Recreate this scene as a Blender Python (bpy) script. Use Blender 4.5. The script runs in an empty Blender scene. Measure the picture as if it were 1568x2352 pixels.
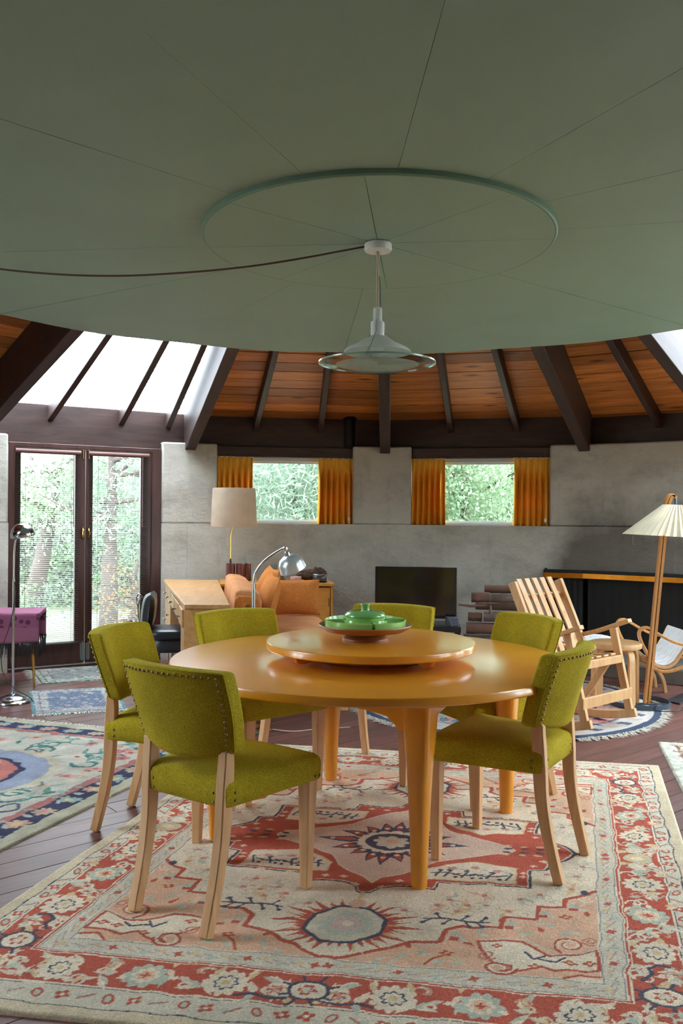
import bpy, bmesh, math, random
import numpy as np
from mathutils import Matrix, Vector
random.seed(7)
RNG = np.random.default_rng(7)
scene = bpy.context.scene
COL = scene.collection
R = math.radians

# ------------------------------------------------------------------ camera
cam_data = bpy.data.cameras.new('camera')
cam_data.sensor_fit = 'VERTICAL'
cam_data.sensor_height = 36.0
cam_data.lens = 1983.4 / 2352.0 * 36.0
cam_data.shift_y = 8.0 / 2352.0
cam_data.clip_start = 0.02
cam_data.clip_end = 400
cam = bpy.data.objects.new('camera', cam_data)
COL.objects.link(cam)
cam.matrix_world = Matrix.Translation((0, 0, 1.32)) @ Matrix.Rotation(R(90), 4, 'X') @ Matrix.Rotation(0.0078, 4, 'Z')
scene.camera = cam

# ------------------------------------------------------------------ sky and exposure
world = bpy.data.worlds.new('overcast_sky')
scene.world = world
world.use_nodes = True
bg = world.node_tree.nodes['Background']
bg.inputs[0].default_value = (0.82, 0.91, 1.0, 1)
bg.inputs[1].default_value = 5.0
scene.view_settings.view_transform = 'Standard'
scene.view_settings.look = 'None'
scene.view_settings.gamma = 1.0
scene.view_settings.use_curve_mapping = False
scene.view_settings.exposure = 1.75
scene.cycles.max_bounces = 9
scene.cycles.diffuse_bounces = 5
scene.cycles.transparent_max_bounces = 16
scene.cycles.sample_clamp_indirect = 6.0
scene.cycles.caustics_reflective = False
scene.cycles.caustics_refractive = False

# ------------------------------------------------------------------ room plan (polygon of bays about a centre)
CX, CY, TH, DD = 0.1458, 3.6696, 0.0581, 0.135      # centre, angle of rafter 0, angle between rafters
RV = 4.544                                          # wall corner radius
CORNERS = [-9, -6, -3, 0, 3, 5, 8, 11, 14, 17, 20, 23, 26, 29, 32, 35]
LASTK = -9 + 2 * math.pi / DD
BAYS = [(CORNERS[i], CORNERS[i + 1] if i + 1 < len(CORNERS) else LASTK) for i in range(len(CORNERS))]
SKYLIT = {(-6, -3), (5, 8), (11, 14), (32, 35)}
GLAZED = {(8, 11), (11, 14), (32, 35)}    # glass walls left and right of the viewer, out of the picture
HCEIL, RRIM = 2.529, 2.761

def ang(k): return TH + k * DD
def pol(k, r, h=0.0):
    a = ang(k)
    return Vector((CX + r * math.sin(a), CY + r * math.cos(a), h))
def bay_matrix(bay):
    """local x along the wall (clockwise), y outwards, z up, origin at the middle of the wall's inner face"""
    m = (bay[0] + bay[1]) / 2
    a = ang(m)
    ap = RV * math.cos((bay[1] - bay[0]) / 2 * DD)
    M = Matrix(((math.cos(a), math.sin(a), 0, CX + ap * math.sin(a)),
                (-math.sin(a), math.cos(a), 0, CY + ap * math.cos(a)),
                (0, 0, 1, 0), (0, 0, 0, 1)))
    return M
def bay_half(bay): return RV * math.sin((bay[1] - bay[0]) / 2 * DD)
def bay_ap(bay): return RV * math.cos((bay[1] - bay[0]) / 2 * DD)

# ------------------------------------------------------------------ tagging
def tag(o, label=None, cat=None, group=None, kind=None):
    if label: o['label'] = label
    if cat: o['category'] = cat
    if group: o['group'] = group
    if kind: o['kind'] = kind
    return o
def empty(name, loc=(0, 0, 0), rz=0.0, matrix=None, parent=None):
    o = bpy.data.objects.new(name, None)
    o.empty_display_size = 0.1
    COL.objects.link(o)
    if parent: o.parent = parent
    if matrix is not None: o.matrix_local = matrix
    else:
        o.location = loc; o.rotation_euler = (0, 0, rz)
    return o
def copy_tree(o, parent=None):
    c = o.copy(); COL.objects.link(c)
    if parent: c.parent = parent; c.matrix_parent_inverse = o.matrix_parent_inverse.copy()
    for ch in list(o.children): copy_tree(ch, c)
    return c

# ------------------------------------------------------------------ materials
MATS = {}
def lin(c):
    return tuple(((x / 255.0) / 12.92 if x <= 10 else (((x / 255.0) + 0.055) / 1.055) ** 2.4) for x in c)
class N:
    def __init__(s, name):
        s.m = bpy.data.materials.new(name); s.m.use_nodes = True
        s.nt = s.m.node_tree; s.b = s.nt.nodes['Principled BSDF']; s.out = s.nt.nodes['Material Output']
        MATS[name] = s.m
    def new(s, t, **kw):
        n = s.nt.nodes.new(t)
        for k, v in kw.items():
            if hasattr(n, k): setattr(n, k, v)
        return n
    def link(s, a, b): s.nt.links.new(a, b)
    def coord(s, scale=(1, 1, 1), which='Object', rot=(0, 0, 0)):
        tc = s.new('ShaderNodeTexCoord'); mp = s.new('ShaderNodeMapping')
        mp.inputs['Scale'].default_value = scale; mp.inputs['Rotation'].default_value = rot
        s.link(tc.outputs[which], mp.inputs[0]); return mp.outputs[0]
    def noise(s, vec, scale=5, detail=3, rough=.55, dist=0):
        n = s.new('ShaderNodeTexNoise'); n.inputs['Scale'].default_value = scale
        n.inputs['Detail'].default_value = detail; n.inputs['Roughness'].default_value = rough
        n.inputs['Distortion'].default_value = dist
        s.link(vec, n.inputs['Vector']); return n.outputs['Fac']
    def ramp(s, fac, stops):
        r = s.new('ShaderNodeValToRGB'); e = r.color_ramp.elements
        while len(e) < len(stops): e.new(0.5)
        for i, (p, c) in enumerate(stops):
            e[i].position = p; e[i].color = (*c, 1) if len(c) == 3 else c
        s.link(fac, r.inputs[0]); return r.outputs[0]
    def mix(s, fac, a, b, mode='MIX'):
        n = s.new('ShaderNodeMix', data_type='RGBA', blend_type=mode)
        for sock, v in ((n.inputs['Factor'], fac), (n.inputs[6], a), (n.inputs[7], b)):
            if hasattr(v, 'links'): s.link(v, sock)
            elif isinstance(v, (int, float)): sock.default_value = v
            else: sock.default_value = (*v, 1)
        return n.outputs[2]
    def bump(s, h, strength=.3, dist=.01, prev=None):
        n = s.new('ShaderNodeBump'); n.inputs['Strength'].default_value = strength
        n.inputs['Distance'].default_value = dist; s.link(h, n.inputs['Height'])
        if prev is not None: s.link(prev, n.inputs['Normal'])
        s.link(n.outputs[0], s.b.inputs['Normal']); return n.outputs[0]
    def set(s, col=None, rough=None, metal=None, coat=None, spec=None, coat_rough=None, trans=None):
        b = s.b.inputs
        if col is not None:
            if hasattr(col, 'links'): s.link(col, b['Base Color'])
            else: b['Base Color'].default_value = (*col, 1)
        if rough is not None: b['Roughness'].default_value = rough
        if metal is not None: b['Metallic'].default_value = metal
        if coat is not None: b['Coat Weight'].default_value = coat
        if coat_rough is not None: b['Coat Roughness'].default_value = coat_rough
        if spec is not None: b['Specular IOR Level'].default_value = spec
        return s

def plain(name, rgb, rough=.5, metal=0, var=.12, vs=6, bump=0, bs=60, coat=0, spec=.5, coat_rough=.1):
    n = N(name); c = lin(rgb); v = n.coord()
    f = n.noise(v, vs, 4)
    col = n.ramp(f, [(.25, tuple(x * (1 - var) for x in c)), (.75, tuple(min(1, x * (1 + var)) for x in c))])
    n.set(col, rough, metal, coat, spec, coat_rough)
    if bump: n.bump(n.noise(v, bs, 3), bump, .004)
    return n.m
def wood(name, a, b, scale=(14, 14, 1.2), rough=.45, coat=0, knots=False, bump=.06, c3=None):
    n = N(name); v = n.coord(scale); a, b = lin(a), lin(b)
    f = n.noise(v, 2.2, 6, .6, .8)
    col = n.ramp(f, [(.28, b), (.5, tuple((x + y) / 2 for x, y in zip(a, b))), (.72, a)])
    if knots:
        vo = n.new('ShaderNodeTexVoronoi'); vo.inputs['Scale'].default_value = 1.0
        info0 = n.new('ShaderNodeObjectInfo'); mu = n.new('ShaderNodeMath', operation='MULTIPLY'); mu.inputs[1].default_value = 53.0
        n.link(info0.outputs['Random'], mu.inputs[0]); va = n.new('ShaderNodeVectorMath', operation='ADD'); n.link(n.coord(knots), va.inputs[0]); n.link(mu.outputs[0], va.inputs[1])
        vo.voronoi_dimensions = '2D'; n.link(va.outputs[0], vo.inputs['Vector'])
        k = n.ramp(vo.outputs['Distance'], [(.035, (.9, .9, .9)), (.12, (0, 0, 0))])
        col = n.mix(k, col, tuple(x * .25 for x in b))
        info = n.new('ShaderNodeObjectInfo')
        hv = n.ramp(info.outputs['Random'], [(0, (.48, .42, .38)), (.5, (.9, .86, .82)), (1, (1.4, 1.34, 1.22))])
        col = n.mix(1.0, col, hv, 'MULTIPLY')
    n.set(col, rough, 0, coat)
    if bump: n.bump(f, bump, .004)
    return n.m
def fabric(name, rgb, rgb2, scale=260, bump=.5, rough=.95, big=.18):
    n = N(name); v = n.coord(); a, b = lin(rgb), lin(rgb2)
    f = n.noise(v, scale, 2, .6)
    col = n.ramp(f, [(.36, b), (.62, a)])
    g = n.noise(v, 4, 3)
    col = n.mix(1.0, col, n.ramp(g, [(.3, (1 - big,) * 3), (.7, (1 + big,) * 3)]), 'MULTIPLY')
    n.set(col, rough, 0, 0, .15)
    n.b.inputs['Sheen Weight'].default_value = .25
    n.b.inputs['Sheen Tint'].default_value = (*a, 1)
    n.bump(f, bump, .003)
    return n.m
def concrete(name, soot=0.0):
    n = N(name)
    geo = n.new('ShaderNodeNewGeometry'); v = geo.outputs['Position']
    def sc(k):
        mp = n.new('ShaderNodeMapping'); mp.inputs['Scale'].default_value = k; n.link(v, mp.inputs[0]); return mp.outputs[0]
    c1, c2, c3 = lin((204, 199, 188)), lin((183, 178, 166)), lin((133, 127, 115))
    col = n.ramp(n.noise(v, 1.3, 4, .55), [(.3, c2), (.68, c1)])
    st = n.noise(sc((1, 1, 1.5)), 2.6, 7, .7)
    col = n.mix(n.ramp(st, [(.47, (0, 0, 0)), (.75, (.62,) * 3)]), col, c3)
    dr = n.noise(sc((5, 5, .8)), 2.0, 5, .65)
    col = n.mix(n.ramp(dr, [(.58, (0, 0, 0)), (.78, (.35,) * 3)]), col, c3)
    sp = n.noise(v, 34, 4, .7)
    col = n.mix(n.ramp(sp, [(.60, (0, 0, 0)), (.76, (.4,) * 3)]), col, c3)
    if soot:
        # smoke stain licking up the wall from the fire opening, ragged edge
        sx = n.new('ShaderNodeSeparateXYZ'); n.link(v, sx.inputs[0])
        def rng(o, a, b, c, d):
            mr = n.new('ShaderNodeMapRange'); n.link(o, mr.inputs[0])
            for q, x in zip((1, 2, 3, 4), (a, b, c, d)): mr.inputs[q].default_value = x
            return mr.outputs[0]
        mu = n.new('ShaderNodeMath', operation='MULTIPLY'); n.link(rng(sx.outputs['X'], 1.75, 2.15, 0, 1), mu.inputs[0]); n.link(rng(sx.outputs['Z'], .85, 1.75, 1, 0), mu.inputs[1])
        ad = n.new('ShaderNodeMath', operation='MULTIPLY_ADD'); n.link(n.noise(v, 2.4, 6, .65), ad.inputs[0]); ad.inputs[1].default_value = .7
        n.link(mu.outputs[0], ad.inputs[2])
        k = n.ramp(ad.outputs[0], [(.55, (0, 0, 0)), (1.0, (soot,) * 3)])
        col = n.mix(k, col, lin((70, 60, 52)))
    n.set(col, .85, 0, 0, .25)
    nb = n.bump(n.noise(sc((1, 1, 1.6)), 9, 6, .7), .5, .025)
    n.bump(n.noise(v, 70, 3), .25, .006, nb)
    return n.m
def glass_pane(name, tint=(.94, .98, .96), refl=.07, rough=0.0):
    n = N(name)
    tr = n.new('ShaderNodeBsdfTransparent'); tr.inputs[0].default_value = (*tint, 1)
    gl = n.new('ShaderNodeBsdfGlossy'); gl.inputs['Roughness'].default_value = rough
    lw = n.new('ShaderNodeLayerWeight'); lw.inputs[0].default_value = .5
    p5 = n.new('ShaderNodeMath', operation='POWER'); n.link(lw.outputs['Facing'], p5.inputs[0]); p5.inputs[1].default_value = 4.0
    fr = n.new('ShaderNodeMath', operation='MULTIPLY_ADD'); n.link(p5.outputs[0], fr.inputs[0]); fr.inputs[1].default_value = .5; fr.inputs[2].default_value = refl * .3
    mx = n.new('ShaderNodeMixShader')
    n.link(fr.outputs[0], mx.inputs[0]); n.link(tr.outputs[0], mx.inputs[1]); n.link(gl.outputs[0], mx.inputs[2])
    n.link(mx.outputs[0], n.out.inputs[0])
    return n.m
def rug_mat(name):
    n = N(name)
    at = n.new('ShaderNodeAttribute'); at.attribute_name = 'knots'
    v = n.coord()
    f = n.noise(v, 300, 2, .6); g = n.noise(v, 3.5, 4, .6)
    col = n.mix(1.0, at.outputs['Color'], n.ramp(f, [(.3, (.72,) * 3), (.7, (1.2,) * 3)]), 'MULTIPLY')
    col = n.mix(1.0, col, n.ramp(g, [(.3, (.9,) * 3), (.7, (1.08,) * 3)]), 'MULTIPLY')
    n.set(col, 1.0, 0, 0, .05)
    n.bump(f, .6, .006)
    return n.m
def leaf_mat(name, a, b):
    n = N(name); v = n.coord()
    col = n.ramp(n.noise(v, 1.5, 3), [(.3, lin(b)), (.7, lin(a))])
    n.set(col, .6, 0, 0, .3)
    tl = n.new('ShaderNodeBsdfTranslucent'); n.link(col, tl.inputs[0])
    mx = n.new('ShaderNodeMixShader'); mx.inputs[0].default_value = .45
    n.link(n.b.outputs[0], mx.inputs[1]); n.link(tl.outputs[0], mx.inputs[2]); n.link(mx.outputs[0], n.out.inputs[0])
    return n.m
def thin_cloth(name, rgb, amount=.35, rough=.9, bump=0.0, bs=200, wv=None):
    n = N(name); c = lin(rgb); v = n.coord()
    f = n.noise(v if not wv else n.coord(wv), 6, 4)
    col = n.ramp(f, [(.3, tuple(x * .88 for x in c)), (.7, tuple(min(1, x * 1.08) for x in c))])
    n.set(col, rough, 0, 0, .2)
    tl = n.new('ShaderNodeBsdfTranslucent'); n.link(col, tl.inputs[0])
    mx = n.new('ShaderNodeMixShader'); mx.inputs[0].default_value = amount
    n.link(n.b.outputs[0], mx.inputs[1]); n.link(tl.outputs[0], mx.inputs[2]); n.link(mx.outputs[0], n.out.inputs[0])
    if bump: n.bump(n.noise(v, bs, 2), bump, .003)
    return n.m

def floor_paint():
    n = N('floor_paint'); v = n.coord()
    f = n.noise(n.coord((2, 18, 2)), 2.0, 5, .6, .5); g = n.noise(v, 1.4, 5, .65)
    col = n.ramp(f, [(.3, lin((88, 54, 48))), (.7, lin((118, 76, 68)))])
    col = n.mix(n.ramp(g, [(.45, (0, 0, 0)), (.75, (.5, .5, .5))]), col, lin((112, 84, 80)))
    info = n.new('ShaderNodeObjectInfo')
    col = n.mix(1.0, col, n.ramp(info.outputs['Random'], [(0, (.86,) * 3), (1, (1.12,) * 3)]), 'MULTIPLY')
    n.set(col, .4, 0, 0, .4)
    n.link(n.ramp(g, [(.3, (.36,) * 3), (.8, (.55,) * 3)]), n.b.inputs['Roughness'])
    n.bump(f, .12, .004)
    return n.m

CONC = concrete('rough_concrete')
CONC_S = concrete('sooty_concrete', soot=.8)
CONC_F = CONC_S
BEAM = wood('dark_stained_timber', (74, 51, 45), (45, 31, 28), (1.2, 9, 9), .55)
PLANK = wood('orange_pine_plank', (232, 158, 86), (188, 108, 48), (1.1, 14, 8), .5, knots=(1.3, 5.5, 3))
SOFFIT = plain('sage_green_paint', (146, 174, 160), .6, 0, .05, 2.2, .08, 90)
SOFFIT_RIM = plain('sea_green_paint', (120, 152, 134), .55, 0, .05, 4)
DOORW = wood('dark_red_brown_wood', (84, 50, 44), (52, 28, 26), (9, 9, 1.1), .4)
BLINDW = plain('brown_blind_wood', (112, 78, 74), .5)
SLAT = plain('dark_blind_slat', (70, 56, 56), .45)
ALU = plain('white_aluminium', (205, 208, 208), .4, .2, .04)
BRASS = plain('polished_brass', (214, 170, 90), .25, 1.0, .06)
STEEL = plain('zinc_bolt_steel', (150, 156, 160), .35, .9, .06)
CHROME = plain('chrome', (196, 200, 210), .16, 1.0, .03)
SATIN = plain('satin_aluminium_shade', (206, 212, 218), .32, .7, .03)
PANE = glass_pane('window_glass')
SKYPANE = glass_pane('skylight_glass', (.97, .99, 1.0))
FLOORP = floor_paint()
SUBF = plain('dark_subfloor', (42, 30, 28), .9)
TABLEW = plain('amber_lacquered_birch', (232, 152, 38), .28, 0, .1, 3.2, .02, 30, coat=.5, coat_rough=.12)
DISHW = wood('turned_brown_wood', (176, 116, 70), (140, 80, 44), (2, 2, 14), .35)
GREEN = plain('apple_green_glaze', (150, 198, 106), .18, 0, .05, 5, coat=.5)
GREEN2 = plain('deep_green_glaze', (116, 172, 98), .18, 0, .05, 5, coat=.5)
OLIVE = fabric('olive_wool', (184, 164, 44), (138, 120, 14), 300, .5)
PALEW = wood('pale_maple', (222, 178, 132), (196, 146, 98), (10, 10, 1.0), .45)
NAIL = plain('antique_brass_nail', (150, 124, 92), .35, .9, .1)
WHITE = plain('white_enamel', (240, 242, 242), .35, 0, .02)
CREAMC = plain('cream_flex', (206, 190, 168), .5)
GREYIN = plain('grey_shade_inside', (176, 180, 176), .5, 0, .03)
RUGM = rug_mat('knotted_wool')
FRINGE = plain('cream_wool_fringe', (206, 200, 186), .95, 0, .15, 40)
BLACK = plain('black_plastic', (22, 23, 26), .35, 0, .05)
SCREEN = plain('dark_screen', (16, 18, 22), .1, 0, .02, coat=.3)
SOOT = plain('sooty_black_steel', (14, 14, 14), .6, .2, .2, 9)
COPPER = plain('worn_copper_band', (196, 126, 40), .35, 1.0, .3, 7)
BIRCH = wood('birch_veneer', (218, 172, 120), (192, 142, 90), (10, 10, 1.2), .42)
HONEY = wood('honey_laminated_wood', (210, 152, 88), (180, 118, 58), (10, 10, .8), .4)
DESKW = wood('light_oak_desk', (196, 150, 98), (168, 120, 72), (9, 1.2, 9), .42)
AMBERC = wood('amber_cabinet_wood', (214, 150, 64), (190, 122, 44), (2, 9, 9), .42)
ORANGE = fabric('orange_wool', (206, 132, 66), (158, 88, 36), 240, .6)
TAN = fabric('lit_tan_wool', (200, 142, 98), (178, 116, 74), 200, .3)  # the sofa's orange wool coloured paler, as lit from above
CURT = thin_cloth('mustard_curtain', (238, 176, 66), .12, .9, .25, 300)
SHADEC = thin_cloth('cream_linen_shade', (226, 208, 186), .45, .9, .2, 260)
PLEAT = thin_cloth('cream_pleated_paper', (238, 230, 208), .4, .8)
BLACKL = plain('black_leatherette', (44, 46, 52), .32, 0, .08, 12, .1, 120)
WEB = plain('white_webbing', (226, 226, 226), .8, 0, .05, 20, .2, 200)
REDW = wood('red_brown_hardwood', (122, 62, 46), (82, 36, 28), (9, 9, 1.4), .35)
BARK = plain('log_bark', (118, 102, 94), .9, 0, .35, 14, 1.0, 22)
BARK2 = plain('reddish_log', (112, 82, 70), .9, 0, .25, 8, .7, 14)
LOGEND = wood('log_end_grain', (162, 122, 90), (120, 84, 60), (6, 6, 6), .8)
CLEAR = glass_pane('clear_glass', (.9, .95, .95))
LEAFA = leaf_mat('hazed_pine_needles', (166, 178, 162), (120, 140, 120))  # needles lightened so the haze outside is in their colour
LEAFB = leaf_mat('hazed_leaf_green', (164, 178, 148), (108, 134, 102))  # green lightened for the same haze
LEAFC = leaf_mat('autumn_leaf', (196, 132, 100), (140, 132, 90))
TRUNK = plain('tree_bark', (92, 78, 74), .95, 0, .3, 6, .8, 12)
GROUND = plain('pale_bounce_ground', (152, 148, 124), 1.0, 0, .3, 1.5)  # ground colour lightened to bounce daylight up to the ceiling
CORDM = plain('brown_flex', (92, 66, 62), .7)
DARKC = plain('black_flex', (28, 26, 30), .6)
RIBBON = plain('blue_grey_steel_band', (74, 84, 98), .4, .5, .06)

# ------------------------------------------------------------------ mesh builder
class MB:
    def __init__(s): s.v = []; s.f = []
    def add(s, vs, fs):
        o = len(s.v); s.v += [tuple(p) for p in vs]; s.f += [tuple(i + o for i in f) for f in fs]; return s
    def box(s, x0, x1, y0, y1, z0, z1):
        return s.hexa([(x0, y0, z0), (x1, y0, z0), (x1, y1, z0), (x0, y1, z0), (x0, y0, z1), (x1, y0, z1), (x1, y1, z1), (x0, y1, z1)])
    def hexa(s, p): return s.add(p, [(0, 3, 2, 1), (4, 5, 6, 7), (0, 1, 5, 4), (1, 2, 6, 5), (2, 3, 7, 6), (3, 0, 4, 7)])
    def loft(s, rings, cap=True, closed=True):
        n = len(rings[0]); vs = [p for r in rings for p in r]; fs = []
        for i in range(len(rings) - 1):
            for j in range(n if closed else n - 1):
                a, b = i * n + j, i * n + (j + 1) % n
                fs.append((a, b, b + n, a + n))
        if cap:
            fs.append(tuple(range(n - 1, -1, -1))); fs.append(tuple(range((len(rings) - 1) * n, len(rings) * n)))
        return s.add(vs, fs)
    def prism(s, poly, z0, z1):
        return s.loft([[(x, y, z0) for x, y in poly], [(x, y, z1) for x, y in poly]])
    def prism_y(s, poly, y0, y1):      # polygon in x,z extruded along y
        return s.loft([[(x, y0, z) for x, z in poly], [(x, y1, z) for x, z in poly]])
    def lathe(s, prof, n=32, c=(0, 0, 0), cap=True):
        return s.loft([[(c[0] + r * math.cos(2 * math.pi * j / n), c[1] + r * math.sin(2 * math.pi * j / n), c[2] + z) for j in range(n)] for r, z in prof], cap)
    def tube(s, path, rad, n=10, cap=True):
        path = [Vector(p) for p in path]; rings = []; up = None
        for i, p in enumerate(path):
            t = (path[min(i + 1, len(path) - 1)] - path[max(i - 1, 0)]).normalized()
            if up is None:
                up = t.orthogonal().normalized()
            up = (up - t * up.dot(t)).normalized(); sd = t.cross(up)
            r = rad[i] if isinstance(rad, (list, tuple)) else rad
            rings.append([tuple(p + (up * math.cos(2 * math.pi * j / n) + sd * math.sin(2 * math.pi * j / n)) * r) for j in range(n)])
        return s.loft(rings, cap)
    def ribbon(s, path, w, h, side):   # rectangular bar swept along path; side = width direction
        path = [Vector(p) for p in path]; side = Vector(side).normalized(); rings = []
        for i, p in enumerate(path):
            t = (path[min(i + 1, len(path) - 1)] - path[max(i - 1, 0)]).normalized()
            nn = t.cross(side).normalized()
            ww = w[i] if isinstance(w, (list, tuple)) else w; hh = h[i] if isinstance(h, (list, tuple)) else h
            rings.append([tuple(p + side * a * ww / 2 + nn * b * hh / 2) for a, b in ((-1, -1), (1, -1), (1, 1), (-1, 1))])
        return s.loft(rings)
    def grid(s, fn, nu, nv):
        vs = [fn(i / nu, j / nv) for j in range(nv + 1) for i in range(nu + 1)]
        return s.add(vs, [(j * (nu + 1) + i, j * (nu + 1) + i + 1, (j + 1) * (nu + 1) + i + 1, (j + 1) * (nu + 1) + i) for j in range(nv) for i in range(nu)])
    def xf(s, M):
        s.v = [tuple(M @ Vector(p)) for p in s.v]; return s
    def mesh(s, name, mat, smooth=None):
        me = bpy.data.meshes.new(name); me.from_pydata(s.v, [], s.f); me.update()
        bm = bmesh.new(); bm.from_mesh(me); bmesh.ops.recalc_face_normals(bm, faces=bm.faces); bm.to_mesh(me); bm.free()
        if mat: me.materials.append(mat)
        if smooth:
            me.polygons.foreach_set('use_smooth', [True] * len(me.polygons)); me.set_sharp_from_angle(angle=R(smooth))
        return me
    def build(s, name, mat, parent=None, smooth=None, bevel=0, seg=2, loc=None, matrix=None, solid=0):
        o = bpy.data.objects.new(name, s.mesh(name, mat, smooth)); COL.objects.link(o)
        if parent: o.parent = parent
        if loc: o.location = loc
        if matrix is not None: o.matrix_local = matrix
        if solid:
            md = o.modifiers.new('thick', 'SOLIDIFY'); md.thickness = solid; md.offset = 0
        if bevel:
            md = o.modifiers.new('bevel', 'BEVEL'); md.width = bevel; md.segments = seg; md.limit_method = 'ANGLE'; md.angle_limit = R(50)
            md.harden_normals = False
        return o
def inst(name, me, parent, loc=(0, 0, 0), rot=(0, 0, 0), scale=(1, 1, 1)):
    o = bpy.data.objects.new(name, me); COL.objects.link(o); o.parent = parent
    o.location = loc; o.rotation_euler = rot; o.scale = scale; return o
def catmull(pts, n=6, closed=False):
    P = [Vector(p) for p in pts]; out = []; m = len(P)
    rng = range(m if closed else m - 1)
    for i in rng:
        g = (lambda k: P[k % m]) if closed else (lambda k: P[max(0, min(m - 1, k))])
        a, b, c, d = g(i - 1), g(i), g(i + 1), g(i + 2)
        for j in range(n):
            t = j / n
            out.append(.5 * ((2 * b) + (c - a) * t + (2 * a - 5 * b + 4 * c - d) * t * t + (3 * b - a - 3 * c + d) * t ** 3))
    if not closed: out.append(P[-1])
    return out
def pillow(w, h, t, n=14, p=.5):
    """closed cushion in x,z (w by h) with thickness t along y"""
    def sheet(sg):
        def fn(u, v):
            a, b = 2 * u - 1, 2 * v - 1
            k = max(0.0, (1 - abs(a) ** 2.4) * (1 - abs(b) ** 2.4)) ** p
            q = 1 - .07 * (1 - abs(a)) * abs(b) ** 3; r = 1 - .07 * (1 - abs(b)) * abs(a) ** 3
            return (a * w / 2 * r, sg * t / 2 * k, b * h / 2 * q)
        return fn
    m = MB(); m.grid(sheet(1), n, n); m.grid(sheet(-1), n, n)
    return m
def slab(outline, rings):
    """outline (x,y) list; rings of (inset fraction, z) from bottom to top"""
    cx = sum(p[0] for p in outline) / len(outline); cy = sum(p[1] for p in outline) / len(outline)
    return MB().loft([[(cx + (x - cx) * (1 - i), cy + (y - cy) * (1 - i), z) for x, y in outline] for i, z in rings])
def round_rect(x0, x1, y0, y1, r, n=5, wr=1.0):
    pts = []
    for cx, cy, a0 in ((x1 - r, y1 - r, 0), (x0 + r, y1 - r, 90), (x0 + r, y0 + r, 180), (x1 - r, y0 + r, 270)):
        for j in range(n + 1):
            a = R(a0 + 90 * j / n); pts.append((cx + r * math.cos(a), cy + r * math.sin(a)))
    return pts

def ring_frame(m, x0, x1, z0, z1, w, y0, y1, wb=None, wt=None):
    wb = w if wb is None else wb; wt = w if wt is None else wt
    o = [(x0, z0), (x1, z0), (x1, z1), (x0, z1)]; i = [(x0 + w, z0 + wb), (x1 - w, z0 + wb), (x1 - w, z1 - wt), (x0 + w, z1 - wt)]
    vs = []
    for a, b in zip(o, i):
        vs += [(a[0], y0, a[1]), (b[0], y0, b[1]), (b[0], y1, b[1]), (a[0], y1, a[1])]
    fs = []
    for k in range(4):
        for j in range(4):
            a, b = k * 4 + j, k * 4 + (j + 1) % 4; c, d = ((k + 1) % 4) * 4 + (j + 1) % 4, ((k + 1) % 4) * 4 + j
            fs.append((a, b, c, d))
    return m.add(vs, fs)

# ================================================================== SETTING
# ---- ground outside
MB().lathe([(60, -.3), (60, -.26)], 48, (0, 12, 0)).build('ground', GROUND, None)['kind'] = 'structure'

# ---- floor of painted boards
FA = R(40)
floor = tag(empty('floor', (CX, CY, 0), FA), kind='structure')
MB().lathe([(4.8, -.06), (4.8, -.024)], 48).build('subfloor', SUBF, floor)
pw = .13; rows = int(4.75 * 2 / pw)
for i in range(rows):
    y0 = -4.75 + i * pw; ym = max(abs(y0), abs(y0 + pw))
    if ym >= 4.7: continue
    L = math.sqrt(4.72 ** 2 - ym ** 2); x = -L
    while x < L - .05:
        x2 = min(L, x + random.uniform(2.2, 4.2))
        if L - x2 < .6: x2 = L
        g = .0022; m = MB(); dz = random.uniform(-.0006, .0006)
        m.hexa([(x, y0, -.024), (x2, y0, -.024), (x2, y0 + pw, -.024), (x, y0 + pw, -.024),
                (x + g, y0 + g, dz), (x2 - g, y0 + g, dz), (x2 - g, y0 + pw - g, dz), (x + g, y0 + pw - g, dz)])
        m.v = [(a - x, b - y0, c) for a, b, c in m.v]
        m.build('plank', FLOORP, floor, loc=(x, y0, 0)); x = x2

# ---- ceiling: rafters, roof planks, skylights, green soffit
ceiling = tag(empty('ceiling', (CX, CY, 0)), kind='structure')
SL = .36
def roof_h(a): return 2.235 + SL * (4.56 - a)
def lp(k, r, h):
    a = ang(k); return Vector((r * math.sin(a), r * math.cos(a), h))
def rafter(k, name, w, r0, r1, h0, h1, t0, t1):
    a = ang(k); s = Vector((math.cos(a), -math.sin(a), 0)) * w / 2
    p = [lp(k, r0, h0) - s, lp(k, r0, h0) + s, lp(k, r1, h1) + s, lp(k, r1, h1) - s,
         lp(k, r0, t0) - s, lp(k, r0, t0) + s, lp(k, r1, t1) + s, lp(k, r1, t1) - s]
    c = lp(k, (r0 + r1) / 2, (h0 + h1) / 2)
    M = Matrix.Translation(c) @ Matrix.Rotation(math.pi / 2 - a, 4, 'Z') @ Matrix.Rotation(math.atan2(h0 - h1, r1 - r0), 4, 'Y')
    m = MB().hexa(p).xf(M.inverted())
    return m.build(name, BEAM, ceiling, matrix=M, bevel=.004, seg=1)
for k in CORNERS:
    cs = math.cos(1.5 * DD)
    rafter(k, 'main_rafter', .095, 2.56, 4.60, 1.897 + .3545 * (4.544 - 2.56), 1.897 - .3545 * .056, roof_h(2.56 * cs) + .02, roof_h(4.6 * cs) + .02)
for b in BAYS:
    n = max(1, round(b[1] - b[0])); step = (b[1] - b[0]) / n; mid = (b[0] + b[1]) / 2
    ks = [b[0] + step * j for j in range(1, n)]
    if b in SKYLIT: ks.append(b[1] - .3)
    for k in ks:
        c = math.cos((k - mid) * DD); r1, r0 = 4.6 / c, 2.6 / c
        rafter(k, 'rafter', .05, r0, r1, roof_h(2.6) - .125, roof_h(4.6) - .125, roof_h(2.6) + .004, roof_h(4.6) + .004)
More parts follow.
